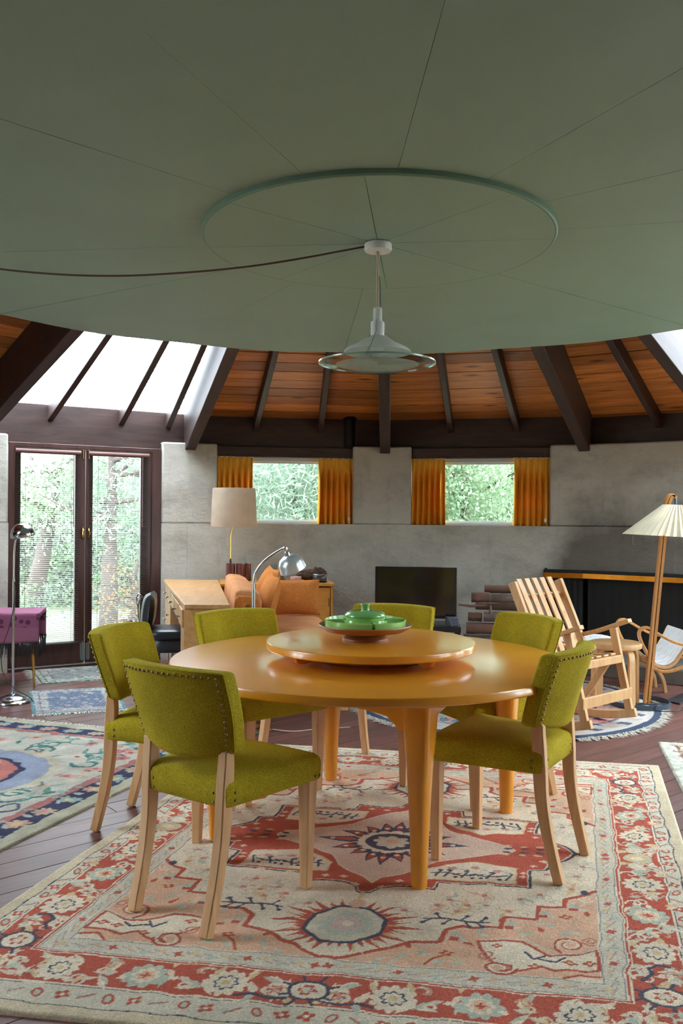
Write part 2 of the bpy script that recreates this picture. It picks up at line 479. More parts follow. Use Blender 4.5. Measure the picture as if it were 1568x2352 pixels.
for b in BAYS:
    half = (b[1] - b[0]) / 2 * DD; tb = math.tan(half); ap = bay_ap(b); mid = (b[0] + b[1]) / 2
    RM = Matrix.Rotation(-ang(mid), 4, 'Z')
    da = .141
    nr = 1 if b in SKYLIT else 16
    for i in range(nr):
        a0 = 4.84 - i * da; a1 = a0 - da + .010; off = random.uniform(0, .006)
        hh = lambda a: roof_h(a) + off
        m = MB(); am = (a0 + a1) / 2; z = hh(am)
        m.hexa([(-a0 * tb, a0, hh(a0)), (a0 * tb, a0, hh(a0)), (a1 * tb, a1, hh(a1)), (-a1 * tb, a1, hh(a1)),
                (-a0 * tb, a0, hh(a0) + .024), (a0 * tb, a0, hh(a0) + .024), (a1 * tb, a1, hh(a1) + .024), (-a1 * tb, a1, hh(a1) + .024)])
        m.v = [(x, y - am, zz - z) for x, y, zz in m.v]
        m.build('roof_plank', PLANK, ceiling, matrix=RM @ Matrix.Translation((0, am, z)))
    # weather skin over the boards so the joints stay dark
    if b in SKYLIT:
        n = max(1, round(b[1] - b[0])); step = (b[1] - b[0]) / n
        for j in range(n):
            t0, t1 = math.tan((b[0] + step * j - mid) * DD), math.tan((b[0] + step * (j + 1) - mid) * DD)
            a0, a1 = 4.70, 2.62; m = MB(); e = .006
            m.hexa([(a0 * t0 + e, a0, roof_h(a0) + .005), (a0 * t1 - e, a0, roof_h(a0) + .005), (a1 * t1 - e, a1, roof_h(a1) + .005), (a1 * t0 + e, a1, roof_h(a1) + .005),
                    (a0 * t0 + e, a0, roof_h(a0) + .011), (a0 * t1 - e, a0, roof_h(a0) + .011), (a1 * t1 - e, a1, roof_h(a1) + .011), (a1 * t0 + e, a1, roof_h(a1) + .011)])
            m.build('skylight_pane', SKYPANE, ceiling, matrix=RM)
    else:
        m = MB(); a0, a1 = 4.85, 2.55
        m.hexa([(-a0 * tb, a0, roof_h(a0) + .028), (a0 * tb, a0, roof_h(a0) + .028), (a1 * tb, a1, roof_h(a1) + .028), (-a1 * tb, a1, roof_h(a1) + .028),
                (-a0 * tb, a0, roof_h(a0) + .05), (a0 * tb, a0, roof_h(a0) + .05), (a1 * tb, a1, roof_h(a1) + .05), (-a1 * tb, a1, roof_h(a1) + .05)])
        m.build('roof_skin', SUBF, ceiling, matrix=RM)
    # fascia above the wall
    f0, f1 = .11, .17
    zf = 1.905 if b in ({(-6, -3), (5, 8)} | GLAZED) else 1.94
    m = MB().hexa([(-(ap + f0) * tb, ap + f0, zf), ((ap + f0) * tb, ap + f0, zf), ((ap + f1) * tb, ap + f1, zf), (-(ap + f1) * tb, ap + f1, zf),
                   (-(ap + f0) * tb, ap + f0, 2.25), ((ap + f0) * tb, ap + f0, 2.25), ((ap + f1) * tb, ap + f1, 2.25), (-(ap + f1) * tb, ap + f1, 2.25)])
    m.v = [(x, y - ap, z - 2) for x, y, z in m.v]
    m.build('fascia_board', BEAM, ceiling, matrix=RM @ Matrix.Translation((0, ap, 2)), bevel=.003, seg=1)
# roof cap over the middle
rim = [lp(k, 2.72, roof_h(2.66) + .03) for k in CORNERS]
MB().loft([[tuple(p) for p in rim], [tuple(lp(k, .2, 3.7)) for k in CORNERS]]).build('roof_cap', SUBF, ceiling)
# flat green soffit of radial panels
NS = 14
MB().lathe([(2.74, 2.575), (2.74, 2.59)], 64).build('soffit_light_block', SUBF, ceiling)  # unseen disc added to keep attic light out of the panel seams
for j in range(NS):
    a0 = R(177.1 - 360 / NS * j); a1 = R(177.1 - 360 / NS * (j + 1))
    nu, nv = 10, 6
    sg = random.uniform(.006, .018)
    def fn(u, v, top=0):
        r = .70 + (RRIM - .70) * v
        a = a0 + (a1 - a0) * u; ga = .0008 / r
        a = min(max(a, a1 + ga), a0 - ga)
        return (r * math.sin(a), r * math.cos(a), HCEIL - .030 * (1 - v) - sg * v * math.sin(math.pi * u) ** 2 + sg * .55 * v + top)
    rings = []
    m = MB()
    m.grid(lambda u, v: fn(u, v), nu, nv); m.grid(lambda u, v: fn(u, v, .03), nu, nv)
    q = (nu + 1) * (nv + 1)
    ed = [(i, i + 1) for i in range(nu)] + [(nv * (nu + 1) + i, nv * (nu + 1) + i + 1) for i in range(nu)] + \
         [(i * (nu + 1), (i + 1) * (nu + 1)) for i in range(nv)] + [(i * (nu + 1) + nu, (i + 1) * (nu + 1) + nu) for i in range(nv)]
    m.f += [(a, b, b + q, a + q) for a, b in ed]
    m.build('soffit_panel', SOFFIT, ceiling, smooth=30)
for j in range(8):
    a0 = R(-174 + 45 * j); a1 = a0 + R(45); g = .0012
    pts = [(.004 * math.sin((a0 + a1) / 2), .004 * math.cos((a0 + a1) / 2))] + [(.73 * math.sin(a), .73 * math.cos(a)) for a in np.linspace(a0 + g, a1 - g, 13)]
    m = MB().prism(pts, 2.4775, 2.505); m.build('medallion_panel', SOFFIT, ceiling)
MB().loft([[(r * math.sin(2 * math.pi * j / 96), r * math.cos(2 * math.pi * j / 96), z) for j in range(96)] for r, z in ((.72, 2.479), (.737, 2.4775), (.742, 2.483), (.742, 2.531), (.72, 2.531), (.72, 2.479))], cap=False).build('medallion_rim', SOFFIT_RIM, ceiling, smooth=40)

# ---- walls
RARC = 4.503
def wbox(bay, x0, x1, y0, y1, z0, z1, ml=False, mr=False):
    """curved wall piece between two chord positions of a bay"""
    half = (bay[1] - bay[0]) / 2 * DD; ap = bay_ap(bay)
    a0 = -half - .006 if ml else math.asin(x0 / RARC); a1 = half + .006 if mr else math.asin(x1 / RARC)
    n = max(2, int((a1 - a0) / .045)); rings = []
    for i in range(n + 1):
        a = a0 + (a1 - a0) * i / n; c, s_ = math.cos(a), math.sin(a)
        rings.append([((RARC + y) * s_, (RARC + y) * c - ap, z) for y, z in ((y0, z0), (y1, z0), (y1, z1), (y0, z1))])
    return MB().loft(rings)
WT, LEDGE = 1.975, 1.237
XL, XR = -.66, .605
wall_names = {(-9, -6): 'wall_left_front', (-6, -3): 'wall_left', (-3, 0): 'wall_back_left', (0, 3): 'wall_back_right', (3, 5): 'wall_fireplace', (5, 8): 'wall_right'}
DOORBAYS = {(-6, -3), (5, 8)} | GLAZED
WINBAYS = {(-3, 0), (0, 3)}
wn = 0; dn = 0
def bolt_plate(m, x, z0, z1): return m
def make_window(bay):
    global wn; wn += 1
    w = tag(empty('window_%d' % wn, matrix=bay_matrix(bay)), kind='structure')
    ring_frame(MB(), XL - .04, XR + .04, LEDGE, 1.868, .03, .12, .165, .03, .045).build('window_frame', ALU, w, bevel=.004, seg=1)
    ring_frame(MB(), XL + .005, XR - .005, LEDGE + .024, 1.828, .02, .135, .158, .016, .02).build('sash', ALU, w, bevel=.003, seg=1)
    MB().box(XL + .01, XR - .01, .145, .149, LEDGE + .03, 1.815).build('pane', PANE, w)
    MB().box(XL - .035, XR + .035, .06, .2, 1.862, 1.96).build('header', BEAM, w, bevel=.003, seg=1)
    return w
slat_me = None
def make_blind(bay, x0, x1, z0, z1, label):
    b = tag(empty('venetian_blind', matrix=bay_matrix(bay)), label, 'blind', 'slatted blinds on the glass doors')
    MB().tube([(x0 - .012, .012, z1 + .018), (x1 + .012, .012, z1 + .018)], .020, 12).build('valance', BLINDW, b, smooth=40)
    wdt = x1 - x0; n = int((z1 - z0) / .0163)
    me = MB().hexa([(x0, -.002, -.0012), (x1, -.002, -.0012), (x1, .023, .0010), (x0, .023, .0010), (x0, -.002, -.0004), (x1, -.002, -.0004), (x1, .023, .0018), (x0, .023, .0018)]).mesh('slat', SLAT)
    for i in range(n):
        inst('slat', me, b, (0, 0, z0 + .01 + i * .0163))
    MB().box(x0, x1, 0, .022, z0 - .012, z0).build('bottom_rail', SLAT, b)
    for fx in (.13, .87):
        x = x0 + wdt * fx; MB().box(x - .0012, x + .0012, -.004, -.002, z0, z1).build('ladder_cord', SLAT, b)
    MB().tube([(x0 + wdt * .9, -.008, z1), (x0 + wdt * .9, -.008, z1 - .62)], .0035, 6).build('tilt_wand', BLINDW, b)
    return b
def make_door(bay, detailed):
    global dn; dn += 1
    M = bay_matrix(bay); d = tag(empty('door_%d' % dn, matrix=M), kind='structure')
    fr = MB()
    # jambs and head as one frame
    o = [(-.663, 0), (-.663, 1.91), (.650, 1.91), (.650, 0)]; i = [(-.61, 0), (-.61, 1.872), (.565, 1.872), (.565, 0)]
    poly = o + i[::-1]
    fr.loft([[(x, .02, z) for x, z in poly], [(x, .14, z) for x, z in poly]]).build('frame', DOORW, d, bevel=.004, seg=1)
    MB().box(-.663, .65, .0, .14, 0, .03).build('threshold', DOORW, d, bevel=.004, seg=1)
    for x0, x1, g0, g1 in ((-.606, -.027, -.562, -.114), (-.021, .561, .038, .466)):
        lf = empty('leaf', parent=d)
        m = MB(); x0b, x1b = x0, x1
        oo = [(x0, .034), (x1, .034), (x1, 1.868), (x0, 1.868)]; ii = [(g0, .225), (g1, .225), (g1, 1.825), (g0, 1.825)]
        vs = []
        for a, b in zip(oo, ii): vs += [(a[0], .035, a[1]), (b[0], .035, b[1]), (b[0], .08, b[1]), (a[0], .08, a[1])]
        fs = [(k * 4 + j, k * 4 + (j + 1) % 4, ((k + 1) % 4) * 4 + (j + 1) % 4, ((k + 1) % 4) * 4 + j) for k in range(4) for j in range(4)]
        m.add(vs, fs).build('stile_and_rail', DOORW, lf, bevel=.004, seg=1)
        MB().box(g0 - .01, g1 + .01, .055, .06, .22, 1.83).build('pane', PANE, lf)
        if detailed:
            s = -1 if x0 < -.3 else 1; xm = x1 - .022 if s < 0 else x0 + .022
            MB().box(xm - .006, xm + .006, .022, .036, 1.79, 1.885).build('top_bolt', BRASS, lf, bevel=.003)
            MB().box(xm - .016, xm + .016, .026, .036, .055, .20).build('foot_bolt_plate', STEEL, lf, bevel=.002)
            MB().tube([(xm, .018, .05), (xm, .018, .22)], .006, 8).build('foot_bolt', STEEL, lf, smooth=40)
            hp = catmull([(xm, .036, 1.20), (xm, .012, 1.185), (xm, -.004, 1.15), (xm, .012, 1.115), (xm, .036, 1.10)], 5)
            MB().tube(hp, [.006 + .004 * math.sin(math.pi * q / (len(hp) - 1)) for q in range(len(hp))], 8).build('pull_handle', BRASS, lf, smooth=40)
    return d
for b in BAYS:
    M = bay_matrix(b); hl = bay_half(b)
    nm = wall_names.get(b, 'wall_rear_%d' % (CORNERS.index(b[0])))
    w = tag(empty(nm, matrix=M), kind='structure')
    mt = CONC
    if b == (0, 3): mt = CONC_S
    if b in ((3, 5), (5, 8)): mt = CONC_F
    if b in DOORBAYS:
        wbox(b, 0, -.663, 0, .3, 0, LEDGE, True).build('lower_pier', CONC, w, smooth=30)
        wbox(b, .652, 0, 0, .3, 0, LEDGE, False, True).build('lower_pier', CONC, w, smooth=30)
        wbox(b, 0, -.663, .008, .3, LEDGE, WT, True).build('pier', CONC, w, smooth=30, bevel=.016)
        wbox(b, .652, 0, .008, .3, LEDGE, WT, False, True).build('pier', CONC, w, smooth=30, bevel=.016)
        MB().box(-.663, .652, .05, .17, 1.90, 1.985).build('lintel', BEAM, w)
        make_door(b, b == (-6, -3))
    elif b in WINBAYS:
        if b == (0, 3):
            wbox(b, 0, .57, -.012, .3, 0, LEDGE, True).build('lower_wall', mt, w, smooth=30)
            wbox(b, .57, 0, -.012, .3, .83, LEDGE, False, True).build('chimney_breast', mt, w, smooth=30)
        else:
            wbox(b, 0, 0, -.012, .3, 0, LEDGE, True, True).build('lower_wall', mt, w, smooth=30)
        wbox(b, 0, XL, .008, .3, LEDGE, WT, True).build('pier', mt, w, smooth=30, bevel=.016)
        wbox(b, XR, 0, .008, .3, LEDGE, WT, False, True).build('pier', mt, w, smooth=30, bevel=.016)
        make_window(b)
    elif b == (3, 5):
        wbox(b, 0, 0, -.012, .3, .83, LEDGE, True, True).build('chimney_breast', mt, w, smooth=30)
        wbox(b, 0, 0, .008, .3, LEDGE, WT, True, True).build('upper_wall', mt, w, smooth=30, bevel=.016)
    else:
        wbox(b, 0, 0, -.012, .3, 0, LEDGE, True, True).build('lower_wall', CONC, w, smooth=30)
        wbox(b, 0, 0, .008, .3, LEDGE, WT, True, True).build('upper_wall', CONC, w, smooth=30, bevel=.016)
make_blind((-6, -3), -.598, -.085, .215, 1.822, 'slatted blind on the glass door leaf behind the purple draped bench')
make_blind((-6, -3), .005, .520, .215, 1.822, 'slatted blind on the glass door leaf beside the oak desk')

# ---- fireplace recess, hearth, band
fp = tag(empty('fireplace'), 'black steel fireplace with copper band set in the sooty concrete wall', 'fireplace')
Mf = bay_matrix((3, 5)); Mw = bay_matrix((0, 3))
P0 = (Mw @ Vector((.57, 0, 0))).to_2d(); P1 = pol(3, RV).to_2d(); P2 = pol(5, RV).to_2d()
Q0 = (Mw @ Vector((.57, .42, 0))).to_2d(); Q1 = pol(3, RV + .45).to_2d(); Q2 = pol(5.1, RV + .45).to_2d()
m = MB().loft([[(p.x, p.y, z) for p in (Q0, Q1, Q2)] for z in (0, .9)], cap=False, closed=False)
m.build('firebox_back', SOOT, fp, solid=.04)
m = MB().loft([[(p.x, p.y, z) for p in (P0 + (Q0 - P0) * .3, Q0)] for z in (0, .82)], cap=False, closed=False); m.build('firebox_side', SOOT, fp, solid=.03)
m = MB().loft([[(p.x, p.y, z) for p in (P2, Q2)] for z in (0, .9)], cap=False, closed=False); m.build('firebox_side', SOOT, fp, solid=.03)
MB().prism([(p.x, p.y) for p in (P0, P1, P2, Q2, Q1, Q0)], .83, .86).build('firebox_top', SOOT, fp)
def along(path, off, z0, z1, th):
    n = (Vector((CX, CY)) - (path[0] + path[-1]) / 2).normalized()
    return path
def band(z0, z1, inn, th, mat, name):
    a = [p + (Vector((CX, CY)) - p).normalized() * inn for p in (P0, P1, P2)]
    b_ = [p + (Vector((CX, CY)) - p).normalized() * (inn - th) for p in (P0, P1, P2)]
    MB().loft([[(q.x, q.y, z) for q, z in ((x, z0), (y, z0), (y, z1), (x, z1))] for x, y in zip(a, b_)]).build(name, mat, fp, bevel=.002, seg=1)
band(.775, .822, .05, .05, COPPER, 'copper_band')
band(.822, .85, .06, .06, SOOT, 'smoke_lip')
# black screen curtains across the opening
for A, B_ in ((P0, P1), (P1, (P1 + P2) / 2), ((P1 + P2) / 2, P2)):
    A2 = A + (B_ - A).normalized() * .006; B2 = B_ - (B_ - A).normalized() * .006
    nn = Vector((-(B_ - A).y, (B_ - A).x)).normalized() * .09
    def fn(u, v):
        p = A2 + (B2 - A2) * u + nn * (1 + .03 * math.sin(u * 40))
        return (p.x, p.y, .10 + .68 * v)
    MB().grid(fn, 40, 1).build('spark_curtain', SOOT, fp, solid=.006)
hearth_poly = [(-.95, -.5), (1.0, -.5), (1.0, .3), (-.6, .42)]
MB().prism(hearth_poly, 0, .125).build('hearth', CONC_F, fp, matrix=Mf, bevel=.01)

# stove pipe stub on the pier
sp = pol(-.55, RV + .06)
s_ = tag(MB().lathe([(.05, 1.975), (.05, 2.19), (.052, 2.195), (.052, 2.235), (.07, 2.24), (.074, 2.262), (.05, 2.27)], 20).build('stove_pipe', SOOT, None, smooth=40, loc=(sp.x, sp.y, 0)), 'short black stove pipe rising from the concrete pier to the roof boards', 'pipe')

# ================================================================== DINING GROUP
TC = Vector((.121, 3.665, 0))
# ---- round table
tb = tag(empty('dining_table', TC, R(14.7)), 'round amber lacquered dining table with four tapered legs on the medallion rug', 'table')
MB().lathe([(.82, .688), (.829, .6885), (.833, .693), (.833, .714), (.829, .7195), (.822, .7205)], 96).build('tabletop', TABLEW, tb, smooth=40)
LR = .64 / math.sqrt(2) * 1.0
corner = [(LR, LR), (-LR, LR), (-LR, -LR), (LR, -LR)]
corner = [(.64 * math.cos(R(90 * j)), .64 * math.sin(R(90 * j))) for j in range(4)]
def leg_ring(w, rnd, z, n=24):
    out = []
    for j in range(n):
        a = 2 * math.pi * (j + .5) / n; c, s = math.cos(a), math.sin(a)
        sq = 1 / max(abs(c), abs(s)); rr = w / 2 * ((1 - rnd) * min(sq, 1.3) + rnd)
        out.append((rr * c, rr * s, z))
    return out
for j, (x, y) in enumerate(corner):
    rings = [leg_ring(.054, 1, 0), leg_ring(.058, 1, .02), leg_ring(.068, .9, .2), leg_ring(.086, .6, .42), leg_ring(.098, .25, .55), leg_ring(.1, .05, .6), leg_ring(.1, 0, .688)]
    a = math.atan2(y, x) + R(45)
    MB().loft(rings).build('leg', TABLEW, tb, smooth=50, matrix=Matrix.Translation((x, y, .012)) @ Matrix.Rotation(a, 4, 'Z') @ Matrix.Diagonal((1, 1, .676 / .688, 1)))
for j in range(4):
    a, b = Vector(corner[j]), Vector(corner[(j + 1) % 4]); d = (b - a); L = d.length; an = math.atan2(d.y, d.x)
    arc = lambda cx, cz, r, a0, a1: [(cx + r * math.cos(R(t)), cz + r * math.sin(R(t))) for t in np.linspace(a0, a1, 7)]
    z1, zb = .688, .585
    poly = [(.05, .688), (.05, .555)] + [(.075, .556), (.088, .566), (.1, .58), (.115, .588), (.125, .60)] + [(.2, .612), (L / 2, .625), (L - .2, .612)] + [(L - .125, .60), (L - .115, .588), (L - .1, .58), (L - .088, .566), (L - .075, .556)] + [(L - .05, .555), (L - .05, .688)]
    MB().prism_y(poly, -.016, .016).build('apron', TABLEW, tb, matrix=Matrix.Translation((a.x, a.y, 0)) @ Matrix.Rotation(an, 4, 'Z'), bevel=.003, seg=1)
# corner cleats joining leg tops to the top
for x, y in corner:
    a = math.atan2(y, x)
    MB().prism_y([(-.02, .688), (-.02, .655), (.06, .655), (.085, .664), (.1, .688)], -.07, .07).build('cleat', TABLEW, tb, matrix=Matrix.Translation((x, y, 0)) @ Matrix.Rotation(a, 4, 'Z'), bevel=.003, seg=1)
# ---- turntable
SZ = .7205
ls = tag(empty('lazy_susan', (.128, 3.668, SZ), R(20)), 'large amber wooden turntable raised on the middle of the dining table', 'turntable')
MB().lathe([(.43, .042), (.439, .0425), (.442, .046), (.442, .068), (.439, .0718), (.432, .0725)], 96).build('turntable_top', TABLEW, ls, smooth=40)
MB().lathe([(.25, 0), (.26, .004), (.26, .03), (.23, .034), (.23, .042)], 64).build('bearing_ring', DISHW, ls, smooth=40)
for a in (-75, 200, 62):
    MB().prism_y([(-.05, .042), (-.035, .014), (-.01, .008), (.01, .008), (.035, .014), (.05, .042)], -.012, .012).build('batten', TABLEW, ls, matrix=Matrix.Rotation(R(a), 4, 'Z') @ Matrix.Translation((.36, 0, 0)), bevel=.002, seg=1)
# ---- pedestal plate and green dishes
PZ = SZ + .0725; PC = (.104, 3.665)
pp = tag(empty('pedestal_plate', (*PC, PZ)), 'turned brown wooden footed plate carrying the green dishes on the turntable', 'plate')
MB().lathe([(.096, 0), (.098, .006), (.096, .012), (.088, .016), (.083, .022), (.06, .03)], 48).build('foot', DISHW, pp, smooth=50)
MB().lathe([(.06, .028), (.12, .032), (.165, .040), (.19, .055), (.198, .064), (.196, .068), (.186, .062), (.16, .048), (.1, .042), (.02, .040)], 64).build('plate', DISHW, pp, smooth=50)
DZ = PZ + .0465
def wedge_dish(a0, a1, name_label):
    t = .005; h = .042
    def ringpts(ri, ro, pad, n=14):
        a, b = R(a0) + pad, R(a1) - pad; pts = []
        for u in np.linspace(a, b, n): pts.append((ro * math.cos(u), ro * math.sin(u)))
        for u in np.linspace(b, a, n): pts.append((ri * math.cos(u), ri * math.sin(u)))
        return pts
    o0 = ringpts(.095, .165, .05); o1 = ringpts(.089, .173, .035); i1 = ringpts(.094, .168, .075); i0 = ringpts(.099, .16, .09)
    m = MB().loft([[(x, y, z) for x, y in p] for p, z in ((o0, 0), (o1, .006), (o1, h - .002), (i1, h), (i0, .008))])
    return tag(m.build('relish_dish', GREEN, None, smooth=50, loc=(*PC, DZ), bevel=0), name_label, 'dish', 'green wedge dishes round the lidded bowl')
for j in range(4):
    wedge_dish(j * 90 - 80, j * 90 + 10, 'green glazed wedge dish around the lidded bowl on the footed wooden plate')
bw = tag(empty('covered_bowl', (*PC, DZ)), 'green glazed round bowl with knobbed lid in the middle of the dishes', 'bowl')
MB().lathe([(.06, 0), (.078, .004), (.084, .02), (.084, .052), (.078, .052), (.076, .02), (.05, .008)], 48).build('bowl', GREEN, bw, smooth=50)
MB().lathe([(.086, .052), (.088, .056), (.087, .062), (.078, .071), (.06, .078), (.03, .082), (.018, .083), (.017, .087), (.018, .099), (.020, .103), (.018, .106), (.006, .107)], 48).build('lid', GREEN2, bw, smooth=50)

# ---- dining chairs
nail_me = MB().lathe([(.0052, 0), (.0048, .0022), (.003, .0038), (.0008, .0043)], 8).mesh('nail', NAIL, 60)
def dining_chair():
    c = empty('dining_chair')
    prof = [(-.262, 0), (-.235, .1), (-.212, .2), (-.196, .3), (-.190, .4), (-.194, .48), (-.208, .56), (-.234, .66), (-.262, .75), (-.286, .825)]
    lprof = prof[:5] + [(-.186, .48), (-.184, .53), (-.186, .565)]
    wid = [.034, .037, .040, .044, .048, .046, .042, .036]
    for s in (-1, 1):
        path = catmull([(x, s * (.160 + .012 * (z / .8)), z) for x, z in lprof], 3)
        ww = list(np.interp(np.linspace(0, 1, len(path)), np.linspace(0, 1, len(wid)), wid))
        MB().ribbon(path, .036, ww, (0, 1, 0)).build('leg', PALEW, c, bevel=.004, seg=2, smooth=35)
        f = MB(); x0, y0 = .205, s * .196
        b0, b1 = .016, .026
        f.hexa([(x0 - b0, y0 - b0, 0), (x0 + b0, y0 - b0, 0), (x0 + b0, y0 + b0, 0), (x0 - b0, y0 + b0, 0),
                (x0 - b1 + .005, y0 - b1, .42), (x0 + b1 + .005, y0 - b1, .42), (x0 + b1 + .005, y0 + b1, .42), (x0 - b1 + .005, y0 + b1, .42)])
        f.build('leg', PALEW, c, bevel=.004, seg=2)
    # seat
    fw, rw = .238, .186; pts = []
    def corner_arc(cx, cy, r, a0, a1, n=5):
        return [(cx + r * math.cos(R(a)), cy + r * math.sin(R(a))) for a in np.linspace(a0, a1, n)]
    n = 7
    out = corner_arc(.238 - .02, fw - .02, .02, 0, 85) + [(.238 - .02 - (.41 * k / n), fw - (fw - rw) * k / n) for k in range(1, n)] + \
          corner_arc(-.205 + .012, rw - .012, .012, 95, 180, 4) + [(-.205, y) for y in np.linspace(rw - .03, -(rw - .03), 6)] + \
          corner_arc(-.205 + .012, -rw + .012, .012, 180, 265, 4) + [(-.192 + (.41 * k / n), -rw - (fw - rw) * k / n) for k in range(1, n)] + \
          corner_arc(.238 - .02, -fw + .02, .02, -85, 0) + [(.24 + .006 * math.cos(t * math.pi / 2), fw * .8 * t) for t in (-.9, -.5, 0, .5, .9)]
    seat = slab(out, [(.02, .385), (0, .39), (-.012, .42), (-.012, .447), (.01, .462), (.06, .473), (.16, .481), (.36, .487), (.7, .490), (.97, .491)])
    seat.build('seat', OLIVE, c, smooth=60)
    # back
    def bx(z): return float(np.interp(z, [p[1] for p in prof], [p[0] for p in prof]))
    nu, nv = 18, 8
    def sheet(off):
        def fn(u, v):
            s = 2 * u - 1; t = v
            z0 = .530 + .024 * s * s; z1 = .829 - .006 * s * s
            z = z0 + (z1 - z0) * t
            hw = .198 + .026 * t + .010 * math.sin(math.pi * t)
            return (bx(min(z, .825)) - max(0, z - .825) * .3 - .012 + .062 * s * s * (1 - .12 * t) + off, s * hw, z)
        return fn
    m = MB(); m.grid(sheet(.040), nu, nv); m.grid(sheet(-.026), nu, nv)
    q = (nu + 1) * (nv + 1)
    ed = [(i, i + 1) for i in range(nu)] + [(nv * (nu + 1) + i, nv * (nu + 1) + i + 1) for i in range(nu)] + \
         [(i * (nu + 1), (i + 1) * (nu + 1)) for i in range(nv)] + [(i * (nu + 1) + nu, (i + 1) * (nu + 1) + nu) for i in range(nv)]
    m.f += [(a, b, b + q, a + q) for a, b in ed]
    bk = m.build('backrest', OLIVE, c, smooth=40, bevel=.016, seg=4)
    # piping
    be = sheet(-.020)
    pth = [be(0.004, v) for v in np.linspace(0.03, .985, 10)] + [be(u, .985) for u in np.linspace(.02, .98, 16)] + [be(.996, v) for v in np.linspace(.985, .03, 10)]
    MB().tube(pth, .0035, 6).build('piping', OLIVE, bk, smooth=60)
    # nails
    ns = sheet(-.0262)
    spots = [(.045, v) for v in np.linspace(.05, .93, 13)] + [(.955, v) for v in np.linspace(.05, .93, 13)] + [(u, .935) for u in np.linspace(.09, .91, 17)]
    for u, v in spots:
        p = Vector(ns(u, v)); nx = Vector((-1, .26 * (2 * u - 1), -.3)).normalized()
        o = inst('nail', nail_me, bk, p); o.rotation_euler = nx.to_track_quat('Z', 'Y').to_euler()
    for s in (-1, 1):
        for p, nx in (((.235, s * .212, .40), (1, 0, 0)), ((.222, s * .239, .40), (0, s, 0)), ((.200, s * .237, .40), (0, s, 0)), ((-.165, s * .192, .405), (0, s, 0)), ((-.165, s * .192, .43), (0, s, 0)), ((-.2065, s * .135, .40), (-1, 0, 0)), ((-.2065, s * .135, .43), (-1, 0, 0))):
            o = inst('nail', nail_me, c, p); o.rotation_euler = Vector(nx).to_track_quat('Z', 'Y').to_euler()
    return c
ch0 = dining_chair()
chairs = [  # seat centre, facing angle
    ((-.392, 2.972), 55.5, 'olive wool dining chair farthest from the television, all four legs on the medallion rug'),
    ((-.722, 3.684), -13, 'olive wool dining chair with its rear legs on bare boards between two rugs'),
    ((.650, 3.352), 148, 'olive wool dining chair with nailed back toward the cream bordered runner rug'),
    ((.705, 4.115), 205.5, 'olive wool dining chair between the round table and the slatted rocking chair'),
    ((-.385, 4.165), -52, 'olive wool dining chair in front of the oak desk and orange sofa'),
    ((.200, 4.445), -111, 'olive wool dining chair whose back stands before the black television'),
]
RUGZ = .012
for i, ((x, y), a, lab) in enumerate(chairs):
    c = ch0 if i == 0 else copy_tree(ch0)
    c.location = (x, y, RUGZ if i not in (1,) else 0.006); c.rotation_euler = (0, 0, R(a))
    tag(c, lab, 'chair', 'olive dining chairs round the table')

# ---- pendant lamp
PX, PY = .1465, 3.67
pl = tag(empty('pendant_lamp', (PX, PY, 0)), 'white pendant lamp with cone shade and wide glass disc above the table', 'lamp')
MB().lathe([(.050, 2.4775), (.058, 2.474), (.059, 2.452), (.055, 2.444), (.01, 2.442)], 40).build('canopy', WHITE, pl, smooth=50)
MB().lathe([(.01, 2.446), (.008, 2.43), (.0055, 2.425), (.0055, 2.21), (.009, 2.208), (.009, 2.2)], 12).build('stem', CREAMC, pl, smooth=50)
MB().lathe([(.008, 2.206), (.017, 2.203), (.019, 2.198), (.019, 2.146), (.027, 2.144), (.0285, 2.138), (.0285, 2.08), (.02, 2.08)], 32).build('socket_housing', WHITE, pl, smooth=50)
MB().lathe([(.024, 2.086), (.030, 2.084), (.088, 2.05), (.128, 2.03), (.142, 2.018), (.144, 2.013), (.141, 2.012), (.126, 2.024), (.086, 2.045), (.024, 2.08)], 56).build('cone_shade', WHITE, pl, smooth=50)
MB().lathe([(.012, 2.085), (.02, 2.06), (.028, 2.03), (.027, 2.008), (.018, 1.994), (.004, 1.989)], 24).build('bulb', WHITE, pl, smooth=60)
gl = MB().lathe([(.02, 1.944), (.12, 1.948), (.2, 1.957), (.247, 1.966), (.249, 1.970), (.247, 1.972), (.2, 1.963), (.12, 1.954), (.02, 1.950)], 72).build('glass_disc', CLEAR, pl, smooth=50)
MB().loft([[(r * math.cos(2 * math.pi * j / 72), r * math.sin(2 * math.pi * j / 72), z) for j in range(72)] for r, z in ((.2445, 1.9655), (.2495, 1.9665), (.2495, 1.9725), (.2445, 1.9715), (.2445, 1.9655))], cap=False).build('glass_edge', plain('green_glass_edge', (150, 190, 176), .15, 0, .03), gl, smooth=30)
MB().lathe([(.005, 1.9515), (.12, 1.9555), (.176, 1.9612), (.176, 1.9622), (.12, 1.957), (.005, 1.9525)], 64).build('frosted_centre', thin_cloth('frosted_glass', (236, 244, 240), .45, .5), gl, smooth=50)
for a in (-102, 18, 138):
    ca, sa = math.cos(R(a)), math.sin(R(a))
    MB().tube([(.022 * ca, .022 * sa, 2.15), (.031 * ca, .031 * sa, 2.14), (.032 * ca, .032 * sa, 2.10), (.16 * ca, .16 * sa, 2.015), (.24 * ca, .24 * sa, 1.973), (.252 * ca, .252 * sa, 1.962), (.246 * ca, .246 * sa, 1.957)], .0016, 6).build('wire_clip', STEEL, pl)
MB().tube([(.012, .02, 2.21), (.011, .012, 2.26), (.009, .004, 2.31), (.006, .002, 2.34)], .0014, 5).build('pull_wire', DARKC, pl)
